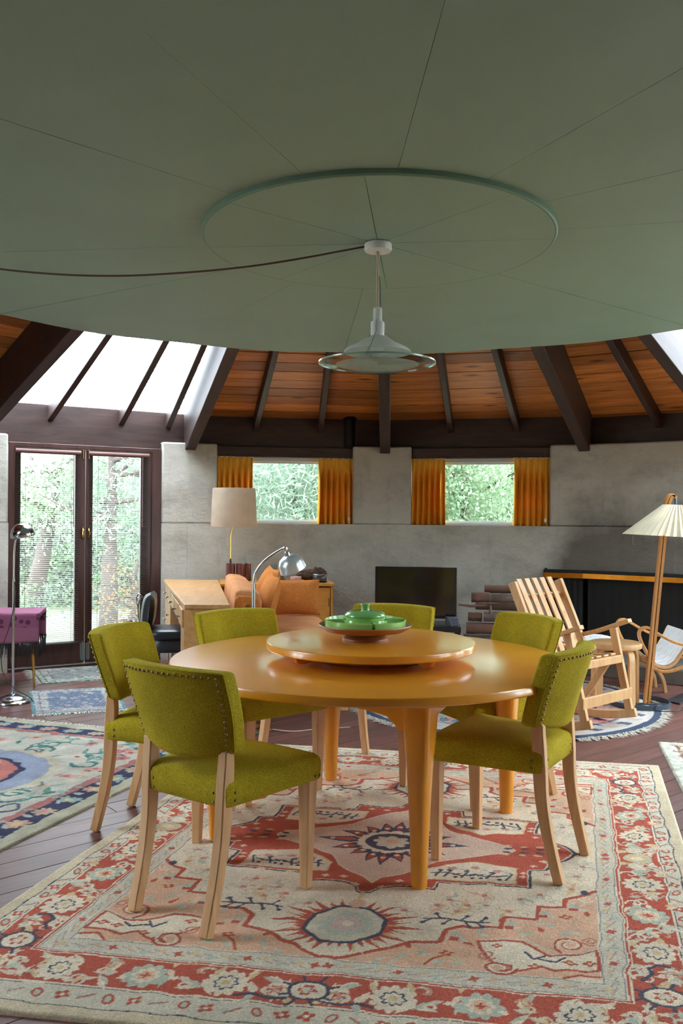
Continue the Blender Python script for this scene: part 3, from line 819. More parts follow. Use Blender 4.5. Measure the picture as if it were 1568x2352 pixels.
cp = [(.090, 3.669, 2.462), (.02, 3.678, 2.452), (-.165, 3.70, 2.423), (-.354, 3.723, 2.398), (-.545, 3.746, 2.381), (-.738, 3.769, 2.371), (-.934, 3.792, 2.366), (-1.132, 3.816, 2.371), (-1.333, 3.84, 2.386), (-1.536, 3.865, 2.411), (-1.75, 3.89, 2.447), (-1.95, 3.915, 2.49), (-2.08, 3.93, 2.528)]
tag(MB().tube(catmull(cp, 4), .0042, 6).build('ceiling_cord', CORDM, None, smooth=60), 'brown flex swagged from the pendant canopy across the green ceiling', 'cord')

# ================================================================== RUGS (each knot is a mesh point with its own wool colour)
class Weave:
    def __init__(s, X, Y, base, warp=.006, fold=True, wn=40):
        w = s.smooth(X.shape, wn) * warp; w2 = s.smooth(X.shape, wn) * warp
        s.RX, s.RY = X + w, Y + w2
        s.X = np.abs(s.RX) if fold else s.RX; s.Y = np.abs(s.RY) if fold else s.RY
        s.img = np.empty(X.shape + (3,)); s.img[:] = lin(base)
    @staticmethod
    def smooth(shape, n):
        g = RNG.standard_normal((n + 2, n + 2))
        i = np.linspace(0, n, shape[0]); j = np.linspace(0, n, shape[1])
        i0 = i.astype(int); j0 = j.astype(int); fi = (i - i0)[:, None]; fj = (j - j0)[None, :]
        fi = fi * fi * (3 - 2 * fi); fj = fj * fj * (3 - 2 * fj)
        a = g[np.ix_(i0, j0)]; b = g[np.ix_(i0, j0 + 1)]; c = g[np.ix_(i0 + 1, j0)]; d = g[np.ix_(i0 + 1, j0 + 1)]
        return (a * (1 - fj) + b * fj) * (1 - fi) + (c * (1 - fj) + d * fj) * fi
    def win(s, x0, x1, y0, y1, full=False):
        X, Y = (s.RX, s.RY) if full else (s.X, s.Y)
        return (X >= x0) & (X <= x1) & (Y >= y0) & (Y <= y1)
    def put(s, idx, mask, col): s.img[idx[0][mask], idx[1][mask]] = lin(col)
    def rect(s, x0, x1, y0, y1, col): s.img[s.win(x0, x1, y0, y1)] = lin(col)
    def poly(s, pts, col):
        pts = np.array(pts); idx = np.nonzero(s.win(pts[:, 0].min(), pts[:, 0].max(), pts[:, 1].min(), pts[:, 1].max()))
        if not len(idx[0]): return
        x, y = s.X[idx], s.Y[idx]; ins = np.zeros(len(x), bool); n = len(pts)
        for i in range(n):
            (x0, y0), (x1, y1) = pts[i], pts[(i + 1) % n]
            if y0 == y1: continue
            c = ((y0 > y) != (y1 > y)) & (x < (x1 - x0) * (y - y0) / (y1 - y0) + x0); ins ^= c
        s.put(idx, ins, col)
    def line(s, pts, w, col, close=False):
        pts = [tuple(p) for p in pts] + ([tuple(pts[0])] if close else [])
        for (x0, y0), (x1, y1) in zip(pts[:-1], pts[1:]):
            idx = np.nonzero(s.win(min(x0, x1) - w, max(x0, x1) + w, min(y0, y1) - w, max(y0, y1) + w))
            if not len(idx[0]): continue
            x, y = s.X[idx], s.Y[idx]; dx, dy = x1 - x0, y1 - y0; L = dx * dx + dy * dy + 1e-12
            t = np.clip(((x - x0) * dx + (y - y0) * dy) / L, 0, 1)
            s.put(idx, np.hypot(x - x0 - t * dx, y - y0 - t * dy) < w / 2, col)
    def ell(s, cx, cy, rx, ry, col, pet=0, dep=.2, rot=0.0, ph=0.0):
        r = max(rx, ry) * 1.25
        idx = np.nonzero(s.win(cx - r, cx + r, cy - r, cy + r))
        if not len(idx[0]): return
        x, y = s.X[idx] - cx, s.Y[idx] - cy; c, sn = math.cos(rot), math.sin(rot)
        u, v = (x * c + y * sn) / rx, (-x * sn + y * c) / ry; rr = np.hypot(u, v)
        lim = 1.0 if not pet else 1 - dep + dep * np.abs(np.cos(np.arctan2(v, u) * pet / 2 + ph)) * 1.3
        s.put(idx, rr < lim, col)
    def curl(s, cx, cy, r, a0, a1, w, col, k=.75):
        s.line([(cx + r * (1 - k * t) * math.cos(a0 + (a1 - a0) * t), cy + r * (1 - k * t) * math.sin(a0 + (a1 - a0) * t)) for t in np.linspace(0, 1, 14)], w, col)
    def leaf(s, x, y, a, l, w, col):
        c, sn = math.cos(a), math.sin(a)
        s.poly([(x + l * t * c - w * q * sn, y + l * t * sn + w * q * c) for t, q in ((0, 0), (.3, .8), (.55, .6), (1, 0), (.6, -.5), (.3, -.7))], col)
CREAM, PALEB, PINK, RED, NAVY, TEAL, GOLD, BEIGE = (226, 212, 190), (208, 200, 182), (220, 176, 148), (184, 76, 56), (58, 62, 88), (182, 190, 174), (212, 186, 142), (210, 194, 166)

def knot_rug(name, corners, nx, ny, hx, hy, paint, thick, label, group=None):
    """corners NL, NR, FR, FL in plan"""
    c = empty(name, ((corners[0][0] + corners[2][0]) / 2, (corners[0][1] + corners[2][1]) / 2, 0))
    tag(c, label, 'rug')
    u = np.linspace(0, 1, nx + 1); v = np.linspace(0, 1, ny + 1); U, V = np.meshgrid(u, v)
    P = [np.array(q) - np.array(c.location[:2]) for q in corners]
    XY = ((1 - U) * (1 - V))[..., None] * P[0] + (U * (1 - V))[..., None] * P[1] + (U * V)[..., None] * P[2] + ((1 - U) * V)[..., None] * P[3]
    w = paint((2 * U - 1) * hx, (2 * V - 1) * hy)
    edge = np.minimum.reduce([U * hx * 2, (1 - U) * hx * 2, V * hy * 2, (1 - V) * hy * 2])
    lum = w.img.mean(axis=2)
    Z = thick * np.clip((edge + .002) / .012, 0, 1) ** .5 + RNG.normal(0, .0005, U.shape) - .0008 * (lum < .2) * (edge > .01)
    Z[edge <= 0] = 0.0005
    col = np.clip(w.img * (1 + RNG.normal(0, .07, U.shape))[..., None], 0, 1)
    carpet_mesh('pile', XY, Z, col, c)
    return c
def carpet_mesh(name, XY, Z, col, parent, wrap=False):
    ny, nx = Z.shape
    me = bpy.data.meshes.new(name)
    co = np.concatenate([XY, Z[..., None]], axis=2).reshape(-1, 3).astype(np.float32)
    ii = np.arange(ny * nx).reshape(ny, nx)
    q = np.stack([ii[:-1, :-1], ii[:-1, 1:], ii[1:, 1:], ii[1:, :-1]], axis=-1).reshape(-1, 4)
    nq = len(q)
    me.vertices.add(len(co)); me.vertices.foreach_set('co', co.ravel())
    me.loops.add(nq * 4); me.loops.foreach_set('vertex_index', q.ravel().astype(np.int32))
    me.polygons.add(nq); me.polygons.foreach_set('loop_start', np.arange(0, nq * 4, 4, dtype=np.int32))
    me.polygons.foreach_set('use_smooth', np.ones(nq, bool))
    me.update(calc_edges=True)
    at = me.color_attributes.new('knots', 'FLOAT_COLOR', 'POINT')
    at.data.foreach_set('color', np.concatenate([col, np.ones(col.shape[:2] + (1,))], axis=2).astype(np.float32).ravel())
    me.materials.append(RUGM)
    o = bpy.data.objects.new(name, me); COL.objects.link(o); o.parent = parent
    return o
def fringe(parent, pts, dirs, length, name='fringe', mat=None, w=.004, jit=.35):
    m = MB()
    for p, d in zip(pts, dirs):
        d = Vector(d).normalized(); a = random.gauss(0, jit); d = Matrix.Rotation(a, 3, 'Z') @ d; s = Vector((-d.y, d.x, 0)) * w / 2
        L = length * random.uniform(.6, 1.15); p = Vector(p); b = d * L; bend = s.normalized() * random.gauss(0, .008)
        z0 = .006; z1 = random.uniform(.004, .012)
        vs = [p - s + Vector((0, 0, z0)), p + s + Vector((0, 0, z0)), p + b * .5 + s + bend + Vector((0, 0, z1)), p + b * .5 - s + bend + Vector((0, 0, z1)), p + b + s * .5 + Vector((0, 0, .002)), p + b - s * .5 + Vector((0, 0, .002))]
        m.add(vs, [(0, 1, 2, 3), (3, 2, 4, 5)])
    o = m.build(name, mat or FRINGE, parent); o['kind'] = 'stuff'; return o

def rosette(w, x, y, r, kind):
    if kind == 0:
        w.ell(x, y, r, r, CREAM, 12, .18); w.ell(x, y, r * .55, r * .55, NAVY, 8, .25); w.ell(x, y, r * .44, r * .44, CREAM, 8, .25); w.ell(x, y, r * .2, r * .2, GOLD)
    elif kind == 1:
        w.ell(x, y, r * .95, r * .95, TEAL, 10, .2); w.ell(x, y, r * .6, r * .6, CREAM, 8, .2); w.ell(x, y, r * .4, r * .4, PINK, 6, .3); w.ell(x, y, r * .2, r * .2, RED, 4, .5)
    elif kind == 2:
        for j in range(8):
            a = j * math.pi / 4 + .4; w.line([(x + r * .8 * math.cos(a), y + r * .8 * math.sin(a)), (x + r * 1.25 * math.cos(a), y + r * 1.25 * math.sin(a))], r * .16, NAVY)
        w.ell(x, y, r * .95, r * .82, NAVY); w.ell(x, y, r * .78, r * .66, CREAM); w.ell(x, y, r * .4, r * .4, RED, 5, .5); w.ell(x, y, r * .26, r * .26, PALEB, 5, .4)
    else:
        w.ell(x, y, r * .85, r * .7, TEAL); w.ell(x, y, r * .7, r * .56, GOLD); w.ell(x, y, r * .4, r * .3, CREAM)
def paint_medallion(X, Y):
    w = Weave(X, Y, BEIGE, .0045)
    HX, HY = 1.14, 1.375
    def ring(x, y, col): w.rect(0, x, 0, y, col)
    ring(1.088, 1.326, NAVY); ring(1.083, 1.321, PALEB)
    # outer guard flowers
    for t in np.arange(.03, 1.3, .068):
        k = int(round(t / .068)) % 3
        for along in (0, 1):
            lim = 1.06 if along else 1.29
            if t > lim: continue
            p = (t, 1.272) if along else (1.056, t)
            if k == 0:
                w.ell(*p, .02, .02, RED, 4, .5, ph=.8); w.ell(*p, .007, .007, CREAM)
            elif k == 1:
                w.ell(*p, .015, .024, RED, rot=.5); w.ell(*p, .008, .015, TEAL, rot=.5)
            else:
                w.line([(p[0] - .018, p[1] - .012), (p[0] + .018, p[1] + .012)], .008, (170, 110, 96)); w.ell(p[0] + .02, p[1], .008, .008, TEAL)
    ring(1.034, 1.230, NAVY); ring(1.031, 1.227, CREAM); ring(1.024, 1.219, RED)
    # main border ornaments
    kinds = [3, 0, 1, 0, 2, 0]
    ys = [0, .247, .505, .762, 1.015]; xs = [.0, .235, .47, .73]
    def ornament(x, y, sx, sy, horiz):
        r_ = random.Random(int((x * 91 + y * 57) * 100))
        for q in range(12):
            a = r_.uniform(-.07, .07); b = r_.uniform(-.062, .062)
            px, py = (x + a, y + b) if horiz else (x + b, y + a)
            col = (CREAM, PALEB, CREAM, TEAL, GOLD, (222, 198, 178), CREAM)[q % 7]
            w.leaf(px, py, r_.uniform(0, 6.28), r_.uniform(.045, .08), r_.uniform(.012, .02), col)
        for q in range(3):
            px, py = (x + r_.uniform(-.05, .05), y + r_.uniform(-.05, .05))
            w.curl(px, py, r_.uniform(.02, .034), r_.uniform(0, 6), r_.uniform(7, 10), .009, (CREAM, PALEB, (200, 150, 130))[q])
    for i in range(len(ys) - 1): ornament(.949, (ys[i] + ys[i + 1]) / 2, 1, 1, False)
    for i in range(len(xs) - 1): ornament((xs[i] + xs[i + 1]) / 2, 1.145, 1, 1, True)
    ornament(.85, 1.145, 1, 1, True); ornament(.95, .1, 1, 1, False); ornament(.945, 1.14, 1, 1, True)
    for i, y in enumerate(ys):
        rosette(w, .949, y, .066, [3, 0, 1, 0, 2][i])
        w.curl(.985, y + .09, .03, 0, 6, .007, TEAL); w.curl(.91, y - .09, .03, 3, 9, .007, CREAM)
    for i, x in enumerate(xs): rosette(w, x, 1.145, .064, [2, 0, 1, 0][i])
    w.line([(.05, 1.19), (.1, 1.2), (.15, 1.185), (.19, 1.2)], .012, NAVY)
    w.line([(.90, .93), (.93, .89), (.92, .86), (.95, .83), (.98, .84)], .012, NAVY)
    ring(.876, 1.064, CREAM); ring(.871, 1.059, RED); ring(.864, 1.052, CREAM); ring(.859, 1.047, (132, 138, 146)); ring(.855, 1.043, PALEB)
    for t in np.arange(.02, 1.02, .052):
        k = int(round(t / .052)) % 4
        for along in (0, 1):
            if t > (.82 if along else 1.01): continue
            p = (t, 1.008) if along else (.824, t); dx, dy = (.02, 0) if along else (0, .02)
            w.line([(p[0] - dx * 1.3 + dy * .5, p[1] - dy * 1.3 + dx * .5), p, (p[0] + dx * 1.3 - dy * .5, p[1] + dy * 1.3 - dx * .5)], .005, (176, 150, 150))
            if k == 0: w.ell(*p, .014, .014, RED, 4, .5, ph=.8)
            elif k == 2: w.ell(p[0] + dy * .5, p[1] + dx * .5, .012, .012, TEAL)
            else: w.ell(p[0] - dy * .5, p[1] - dx * .4, .010, .010, GOLD)
    ring(.795, .972, (132, 138, 146)); ring(.791, .968, CREAM); ring(.785, .962, PINK)
    # spandrels: cream scroll panels with red outlines
    sp = [(.419, .778), (.5, .762), (.556, .761), (.60, .80), (.637, .829), (.70, .824), (.726, .814), (.78, .775), (.785, .90), (.72, .905), (.66, .925), (.62, .90), (.575, .93), (.50, .962), (.489, .962), (.531, .935), (.531, .908), (.483, .897), (.432, .832)]
    w.poly(sp, CREAM); w.line(sp, .011, RED, True); w.line([(a + .012, b - .012) for a, b in sp[:8]], .006, PALEB)
    w.curl(.50, .93, .05, 0, 7.5, .01, RED); w.curl(.50, .93, .036, .4, 7.5, .009, CREAM)
    w.curl(.70, .76, .055, 2, 10, .011, RED); w.curl(.70, .76, .042, 2.4, 10, .009, CREAM)
    w.poly([(.785, .962), (.785, .945), (.73, .935), (.70, .962)], CREAM); w.line([(.785, .935), (.73, .928), (.69, .962)], .01, RED)
    for p, q in (((.60, .85), (.66, .87)), ((.56, .82), (.59, .86))): w.line([p, q, (q[0] + .03, q[1] - .03)], .010, NAVY)
    for x, y in ((.70, .87), (.755, .86), (.60, .905), (.48, .80)): w.ell(x, y, .02, .014, RED, 4, .5); w.ell(x, y, .007, .006, GOLD)
    rr = random.Random(5)
    for x, y in ((.72, .45), (.75, .55), (.68, .56), (.62, .62), (.70, .66), (.55, .70), (.76, .72), (.42, .73), (.38, .79), (.34, .87), (.27, .90), (.20, .92), (.40, .93), (.14, .945), (.30, .94), (.75, .41), (.60, .55), (.46, .86), (.62, .69), (.23, .86)):
        k = rr.choice((0, 1, 2, 3))
        if k == 0: w.ell(x, y, .020, .016, RED, 4, .5, ph=.6); w.ell(x, y, .007, .007, GOLD)
        elif k == 1: w.leaf(x, y, rr.uniform(0, 6), .05, .016, TEAL); w.leaf(x, y, rr.uniform(0, 6), .04, .014, PALEB)
        elif k == 2: w.curl(x, y, .03, rr.uniform(0, 6), rr.uniform(7, 11), .007, rr.choice((CREAM, (190, 120, 100))))
        else: w.leaf(x, y, rr.uniform(0, 6), .05, .014, RED); w.leaf(x, y, rr.uniform(0, 6), .035, .012, GOLD)
    w.line([(.27, .95), (.31, .90), (.37, .90), (.40, .94)], .012, GOLD); w.line([(.275, .95), (.313, .905), (.35, .87)], .008, RED)
    # cream field with stepped edge
    st = [(.79, .34), (.748, .38), (.686, .425), (.684, .485), (.591, .494), (.588, .592), (.484, .60), (.484, .682), (.368, .684), (.318, .723), (.315, .80), (.225, .822), (.03, .962), (0, .962)]
    w.poly(st + [(0, 0), (.79, 0)], CREAM); w.line(st, .016, RED)
    w.line([(a + .014, b + .012) for a, b in st[:-2]], .005, PALEB)
    for x, y in ((.70, .46), (.60, .53), (.50, .63), (.34, .74)): w.rect(x, x + .028, y, y + .028, TEAL); w.rect(x + .028, x + .05, y + .028, y + .05, PALEB); w.rect(x - .004, x + .024, y + .03, y + .05, RED)
    for x, y, c in ((.30, .5, TEAL), (.36, .53, GOLD), (.26, .55, PINK), (.42, .52, PALEB), (.50, .55, GOLD), (.60, .40, PALEB), (.66, .30, TEAL), (.72, .22, PALEB), (.70, .34, GOLD), (.16, .6, PALEB), (.53, .45, TEAL), (.74, .12, PALEB), (.62, .23, PALEB), (.4, .44, PINK), (.33, .58, GOLD)):
        for q in range(4): w.leaf(x + rr.uniform(-.02, .02), y + rr.uniform(-.02, .02), rr.uniform(0, 6), .05, .012, c)
        w.ell(x, y, .012, .010, (196, 120, 110), 5, .4); w.curl(x + .03, y + .02, .03, rr.uniform(0, 6), rr.uniform(7, 10), .005, (190, 176, 160))
    # navy branches
    for bx, by in ((.335, .645),):
        w.line([(bx - .10, by + .005), (bx - .03, by - .005), (bx + .03, by + .004), (bx + .11, by)], .010, NAVY)
        for t, d in ((-.075, 1), (-.05, -1), (-.015, 1), (.015, -1), (.03, 1), (.07, 1), (.08, -1)):
            w.line([(bx + t, by), (bx + t + .02 * (1 if t > 0 else -1), by + .035 * d)], .008, NAVY); w.ell(bx + t + .02 * (1 if t > 0 else -1), by + .035 * d, .009, .009, NAVY)
    w.ell(.75, .36, .015, .02, NAVY)
    # medallion
    me = [(0, .492), (.022, .486), (.047, .44), (.10, .415), (.135, .412), (.229, .422), (.235, .361), (.562, .347), (.556, .196), (.613, .184), (.615, .121), (.67, .078), (.705, .03), (.718, 0), (0, 0)]
    w.poly(me, RED); w.line(me[:-1], .012, NAVY); w.line([(a * .985, b * .985) for a, b in me[:-1]], .005, CREAM)
    w.poly([(.715, .012), (.76, 0), (.715, 0)], NAVY)
    pn = [(.18, .336), (.505, .330), (.50, .180), (.42, .172), (.34, .15), (.24, .19), (.18, .25)]
    w.poly(pn, CREAM); w.line(pn, .007, GOLD, True)
    for t in np.linspace(.22, .47, 9):
        s = 1 if int(t * 40) % 2 else -1
        w.line([(t, .29 - .012 * s), (t + .018, .255 + .012 * s)], .009, NAVY); w.ell(t + .01, .30 if s > 0 else .24, .009, .009, NAVY)
    w.line([(.21, .275), (.26, .262), (.31, .285), (.36, .262), (.41, .285), (.47, .26)], .009, NAVY)
    for x, y in ((.27, .22), (.35, .21), (.43, .225)): w.ell(x, y, .018, .014, (196, 140, 130), 5, .4); w.leaf(x + .02, y, .5, .04, .01, TEAL)
    cd = [(0, .40), (.03, .36), (.10, .31), (.15, .26), (.2, .17), (.33, .10), (.46, .035), (.48, 0), (0, 0)]
    w.poly(cd, (214, 186, 168)); w.line(cd[:-1], .006, CREAM)
    for x, y in ((.53, .26), (.53, .22), (.10, .37), (.17, .375), (.3, .365), (.42, .355), (.56, .15), (.6, .1), (.64, .05), (.05, .43)):
        w.ell(x, y, .014, .011, CREAM, 4, .5); w.ell(x, y, .005, .005, GOLD)
    for a, l in ((.0, .31), (.42, .25), (.85, .215), (1.25, .225), (1.571, .245)):
        x, y = .10 * math.cos(a), .095 * math.sin(a)
        w.leaf(x, y, a, l - .10, .042, NAVY); w.leaf(x + .035 * math.cos(a), y + .035 * math.sin(a), a, (l - .10) * .6, .022, RED)
        w.ell(x + (l - .17) * math.cos(a), y + (l - .17) * math.sin(a), .010, .010, CREAM)
    w.ell(0, 0, .135, .12, CREAM, 16, .1); w.ell(0, 0, .105, .092, NAVY); w.ell(0, 0, .075, .062, PALEB, 8, .2); w.ell(0, 0, .03, .026, PINK, 6, .3)
    for dx in (.43, .50, .56): w.leaf(dx, .012, .35, .05, .014, NAVY); w.leaf(dx, .045, .2, .04, .012, GOLD)
    # pendants
    n = 30; px = []
    for j in range(n * 2):
        a = math.pi * 2 * j / (n * 2); r = (.255 if j % 4 == 0 else .215) if j % 2 == 0 else .15
        r *= 1 - .22 * abs(math.sin(a)) ** 2
        px.append((r * math.cos(a), .735 + r * math.sin(a) * .95))
    w.poly(px, RED)
    for j in range(14):
        a = math.pi * 2 * (j + .5) / 14
        if abs(math.cos(a)) > .2: w.leaf(.15 * math.cos(a), .735 + .14 * math.sin(a), a, .07, .008, CREAM); w.leaf(.13 * math.cos(a), .735 + .12 * math.sin(a) + .02, a + .2, .06, .006, GOLD)
    oc = [(.125 * math.cos(a), .735 + .125 * math.sin(a)) for a in np.arange(0, 6.28, math.pi / 4) + .39]
    w.poly([(p[0] * 1.12, .735 + (p[1] - .735) * 1.12) for p in oc], NAVY); w.poly(oc, (206, 198, 178))
    w.ell(0, .735, .085, .085, TEAL, 10, .15); w.ell(0, .735, .052, .052, (206, 180, 172), 8, .3); w.ell(0, .735, .02, .02, CREAM)
    w.ell(0, .585, .028, .03, PINK); w.line([(0, .49), (0, .56)], .014, GOLD); w.line([(.02, .61), (.06, .62)], .01, NAVY)
    # wear
    f = Weave.smooth(X.shape, 9) * .05 + Weave.smooth(X.shape, 60) * .045
    w.img = np.clip(w.img * (1 + f)[..., None], 0, 1)
    w.img = np.clip((w.img * .9 + np.array(lin((205, 196, 184))) * .1) * np.array((1.12, 1.09, 1.05)), 0, 1)
    return w
knot_rug('medallion_rug', [(-1.268, 2.327), (.984, 1.99), (1.692, 4.575), (-.549, 4.976)], 600, 720, 1.14, 1.375, paint_medallion, .012,
         'large cream and brick red medallion rug under the dining table')

def paint_floral(X, Y):
    hx, hy = X.max(), Y.max(); rr = random.Random(11)
    w = Weave(X, Y, (184, 178, 156), .008)
    w.rect(0, hx - .08, 0, hy - .08, (70, 70, 92))
    w.rect(0, hx - .20, 0, hy - .20, (176, 118, 112)); w.rect(0, hx - .25, 0, hy - .25, (196, 190, 176))
    T2, P2_ = (84, 128, 120), (206, 150, 140)
    for t in np.arange(0, max(hx, hy), .17):
        for p in ((hx - .14, t), (t, hy - .14)):
            if p[0] < hx - .08 and p[1] < hy - .08:
                w.ell(*p, .055, .045, rr.choice(((188, 170, 150), (196, 160, 140), (150, 172, 166))), 8, .35); w.ell(*p, .02, .02, rr.choice((P2_, GOLD)))
                w.leaf(p[0], p[1] + .07, rr.uniform(0, 6), .07, .02, (176, 178, 172))
        for p in ((hx - .225, t), (t, hy - .225)): w.ell(*p, .02, .016, (150, 172, 166), 4, .4)
    w.X, w.Y = w.RX, w.RY
    for i in range(260):
        x, y = rr.uniform(-hx + .28, hx - .28), rr.uniform(-hy + .28, hy - .28); k = rr.random()
        if k < .3: w.ell(x, y, rr.uniform(.03, .06), rr.uniform(.03, .05), rr.choice((P2_, (206, 170, 150), (192, 128, 120), (212, 190, 170))), 7, .4); w.ell(x, y, .015, .012, (160, 90, 90))
        elif k < .6: w.curl(x, y, rr.uniform(.05, .1), rr.uniform(0, 6), rr.uniform(7, 10), rr.uniform(.012, .02), rr.choice((T2, T2, (110, 150, 144), (90, 96, 120))))
        elif k < .85:
            for q in range(3): w.leaf(x, y, rr.uniform(0, 6), rr.uniform(.07, .12), .02, rr.choice((T2, (110, 150, 140), (150, 176, 168))))
        else: w.line([(x, y), (x + rr.uniform(-.1, .1), y + rr.uniform(-.1, .1)), (x + rr.uniform(-.15, .15), y + rr.uniform(-.1, .1))], .01, (196, 170, 140))
    w.X, w.Y = np.abs(w.RX), np.abs(w.RY)
    w.ell(0, 0, .50, .46, (196, 184, 160)); w.ell(0, 0, .46, .42, (152, 158, 176)); w.ell(0, 0, .33, .30, (70, 70, 92)); w.ell(0, 0, .30, .27, (190, 120, 112))
    w.X, w.Y = w.RX, w.RY
    for i in range(40):
        a, r_ = rr.uniform(0, 6.28), rr.uniform(0, .26); x, y = r_ * math.cos(a), r_ * math.sin(a) * .9
        w.ell(x, y, .035, .03, rr.choice(((206, 160, 140), (196, 180, 160), (180, 96, 90), (120, 150, 140))), 6, .4)
    f = Weave.smooth(X.shape, 30) * .10
    w.img = np.clip(w.img * (1 + f)[..., None] * .92, 0, 1); return w
c0 = np.array((-.654, 5.044)); d1 = np.array((-.364, -.931)); d2 = np.array((-.952, .306))
L1, L2 = 2.1, 1.9
fr_ = knot_rug('floral_rug', [tuple(c0 + d1 * L1 + d2 * L2), tuple(c0 + d1 * L1), tuple(c0), tuple(c0 + d2 * L2)], 300, 330, L2 / 2, L1 / 2, paint_floral, .010,
               'faded cream, teal and pink floral rug lying on bare boards by the chrome lamp')
cc = np.array(fr_.location[:2]); pts = [c0 + d2 * t - cc for t in np.linspace(0, L2, 260)]
fringe(fr_, [(p[0], p[1], 0) for p in pts], [(-d1[0], -d1[1], 0)] * len(pts), .05, w=.006)
def paint_mat(colors, seed, lines):
    def fn(X, Y):
        hx, hy = X.max(), Y.max(); rr = random.Random(seed)
        w = Weave(X, Y, colors[0], .004)
        for i, (d, c) in enumerate(lines): w.rect(0, hx - d, 0, hy - d, c)
        w.X, w.Y = w.RX, w.RY
        for i in range(170):
            x, y = rr.uniform(-hx, hx) * .94, rr.uniform(-hy, hy) * .93
            c = rr.choice(colors)
            if rr.random() < .5: w.ell(x, y, rr.uniform(.012, .03), rr.uniform(.01, .02), c, 5, .4)
            else: w.curl(x, y, rr.uniform(.015, .04), rr.uniform(0, 6), rr.uniform(7, 10), .007, c)
        w.img *= (1 + Weave.smooth(X.shape, 60) * .16)[..., None]; w.img = np.clip(w.img, 0, 1); return w
    return fn
mA = knot_rug('door_mat', [(-2.302, 6.656), (-1.50, 7.045), (-1.79, 7.63), (-2.596, 7.241)], 150, 110, .45, .33,
              paint_mat([(176, 172, 160), (120, 134, 130), (140, 122, 138), (92, 104, 104), (190, 184, 170)], 3, [(.0, (70, 112, 104)), (.012, (168, 166, 152)), (.05, (84, 92, 96)), (.06, (170, 168, 156)), (.11, (84, 92, 96)), (.118, (134, 138, 134))]), .007,
              'small faded grey green mat lying against the sill of the glass doors')
v_ = [np.array((-2.302, 6.656)) * (1 - t) + np.array((-2.596, 7.241)) * t - np.array(mA.location[:2]) for t in np.linspace(0, 1, 90)]
fringe(mA, [(p[0], p[1], 0) for p in v_], [(-.9, -.44, 0)] * 90, .07, w=.006)
mB = knot_rug('runner_mat', [(-2.005, 5.636), (-1.434, 5.82), (-1.70, 6.56), (-2.307, 6.392)], 150, 170, .31, .40,
              paint_mat([(164, 160, 160), (122, 124, 142), (132, 112, 134), (104, 124, 136), (186, 180, 172)], 4, [(.0, (104, 138, 146)), (.025, (172, 170, 162)), (.06, (110, 104, 124)), (.068, (172, 170, 164)), (.12, (112, 122, 140))]), .007,
              'small faded blue grey mat between the door mat and the floral rug')
v_ = [np.array((-2.005, 5.636)) * (1 - t) + np.array((-1.434, 5.82)) * t - np.array(mB.location[:2]) for t in np.linspace(0, 1, 90)]
fringe(mB, [(p[0], p[1], 0) for p in v_], [(.3, -.95, 0)] * 90, .05, w=.006)
e1 = np.array((-.228, -.973)); e2 = np.array((.973, -.228)); q0 = np.array((1.866, 5.071))
knot_rug('bordered_rug', [tuple(q0 + e1 * 1.7), tuple(q0 + e1 * 1.7 + e2 * 1.1), tuple(q0 + e2 * 1.1), tuple(q0)], 150, 220, .55, .85,
         paint_mat([(206, 196, 176), (150, 120, 104), (122, 98, 92), (190, 160, 140)], 6, [(.0, (206, 206, 190)), (.085, (176, 128, 104)), (.093, (122, 96, 86)), (.10, (196, 186, 166)), (.16, (122, 96, 86)), (.168, (190, 176, 156))]), .010,
         'cream bordered beige runner rug lying between the medallion rug and the right wall')
# round rug
RRC, RRR = (1.15, 6.17), 1.085
rr_ = tag(empty('round_rug', (*RRC, 0)), 'round pink and blue floral rug with white fringe under the rocking chair', 'rug')
th = np.linspace(0, 2 * math.pi, 421); rad = np.linspace(.002, 1, 121)
TT, RD = np.meshgrid(th, rad)
XX, YY = RD * np.cos(TT) * RRR, RD * np.sin(TT) * RRR
w = Weave(XX, YY, (74, 84, 106), .004, fold=False)
rr = random.Random(8)
w.ell(0, 0, RRR * .94, RRR * .94, (202, 196, 190))
for j in range(40):
    a = 2 * math.pi * j / 40; w.ell(RRR * .87 * math.cos(a), RRR * .87 * math.sin(a), .045, .035, (92, 102, 126) if j % 2 else (200, 178, 168), 4, .35)
w.ell(0, 0, RRR * .79, RRR * .79, (120, 124, 146)); w.ell(0, 0, RRR * .775, RRR * .775, (206, 168, 158))
for i in range(420):
    a, q = rr.uniform(0, 6.28), RRR * .76 * math.sqrt(rr.random()); x, y = q * math.cos(a), q * math.sin(a)
    c = rr.choice(((214, 150, 140), (206, 120, 120), (150, 60, 100), (120, 150, 160), (90, 110, 140), (206, 196, 190), (206, 196, 190), (130, 170, 160), (70, 74, 100)))
    if rr.random() < .6: w.ell(x, y, rr.uniform(.03, .08), rr.uniform(.02, .05), c, 6, .35, rr.uniform(0, 3))
    else: w.leaf(x, y, rr.uniform(0, 6), rr.uniform(.08, .16), .03, c)
w.img = np.clip(w.img * (1 + Weave.smooth(XX.shape, 60) * .06)[..., None], 0, 1)
ZZ = .010 + RNG.normal(0, .0005, XX.shape); ZZ[:, -1] = ZZ[:, 0]; ZZ[-1, :] = .001
carpet_mesh('pile', np.stack([XX, YY], axis=2), ZZ, w.img, rr_)
ta = np.linspace(0, 2 * math.pi, 1500)
fringe(rr_, [(RRR * .985 * math.cos(t), RRR * .985 * math.sin(t), .003) for t in ta], [(math.cos(t), math.sin(t), 0) for t in ta], .075, w=.006, jit=.5)
# floor grate
gp = [(2.337, 6.201), (2.40, 6.10), (2.66, 6.40), (2.58, 6.49)]
tag(MB().prism(gp, 0, .012).build('floor_grate', plain('dark_grate_steel', (52, 54, 58), .5, .5), None, bevel=.003), 'dark flat metal floor grate on the boards before the hearth', 'grate')

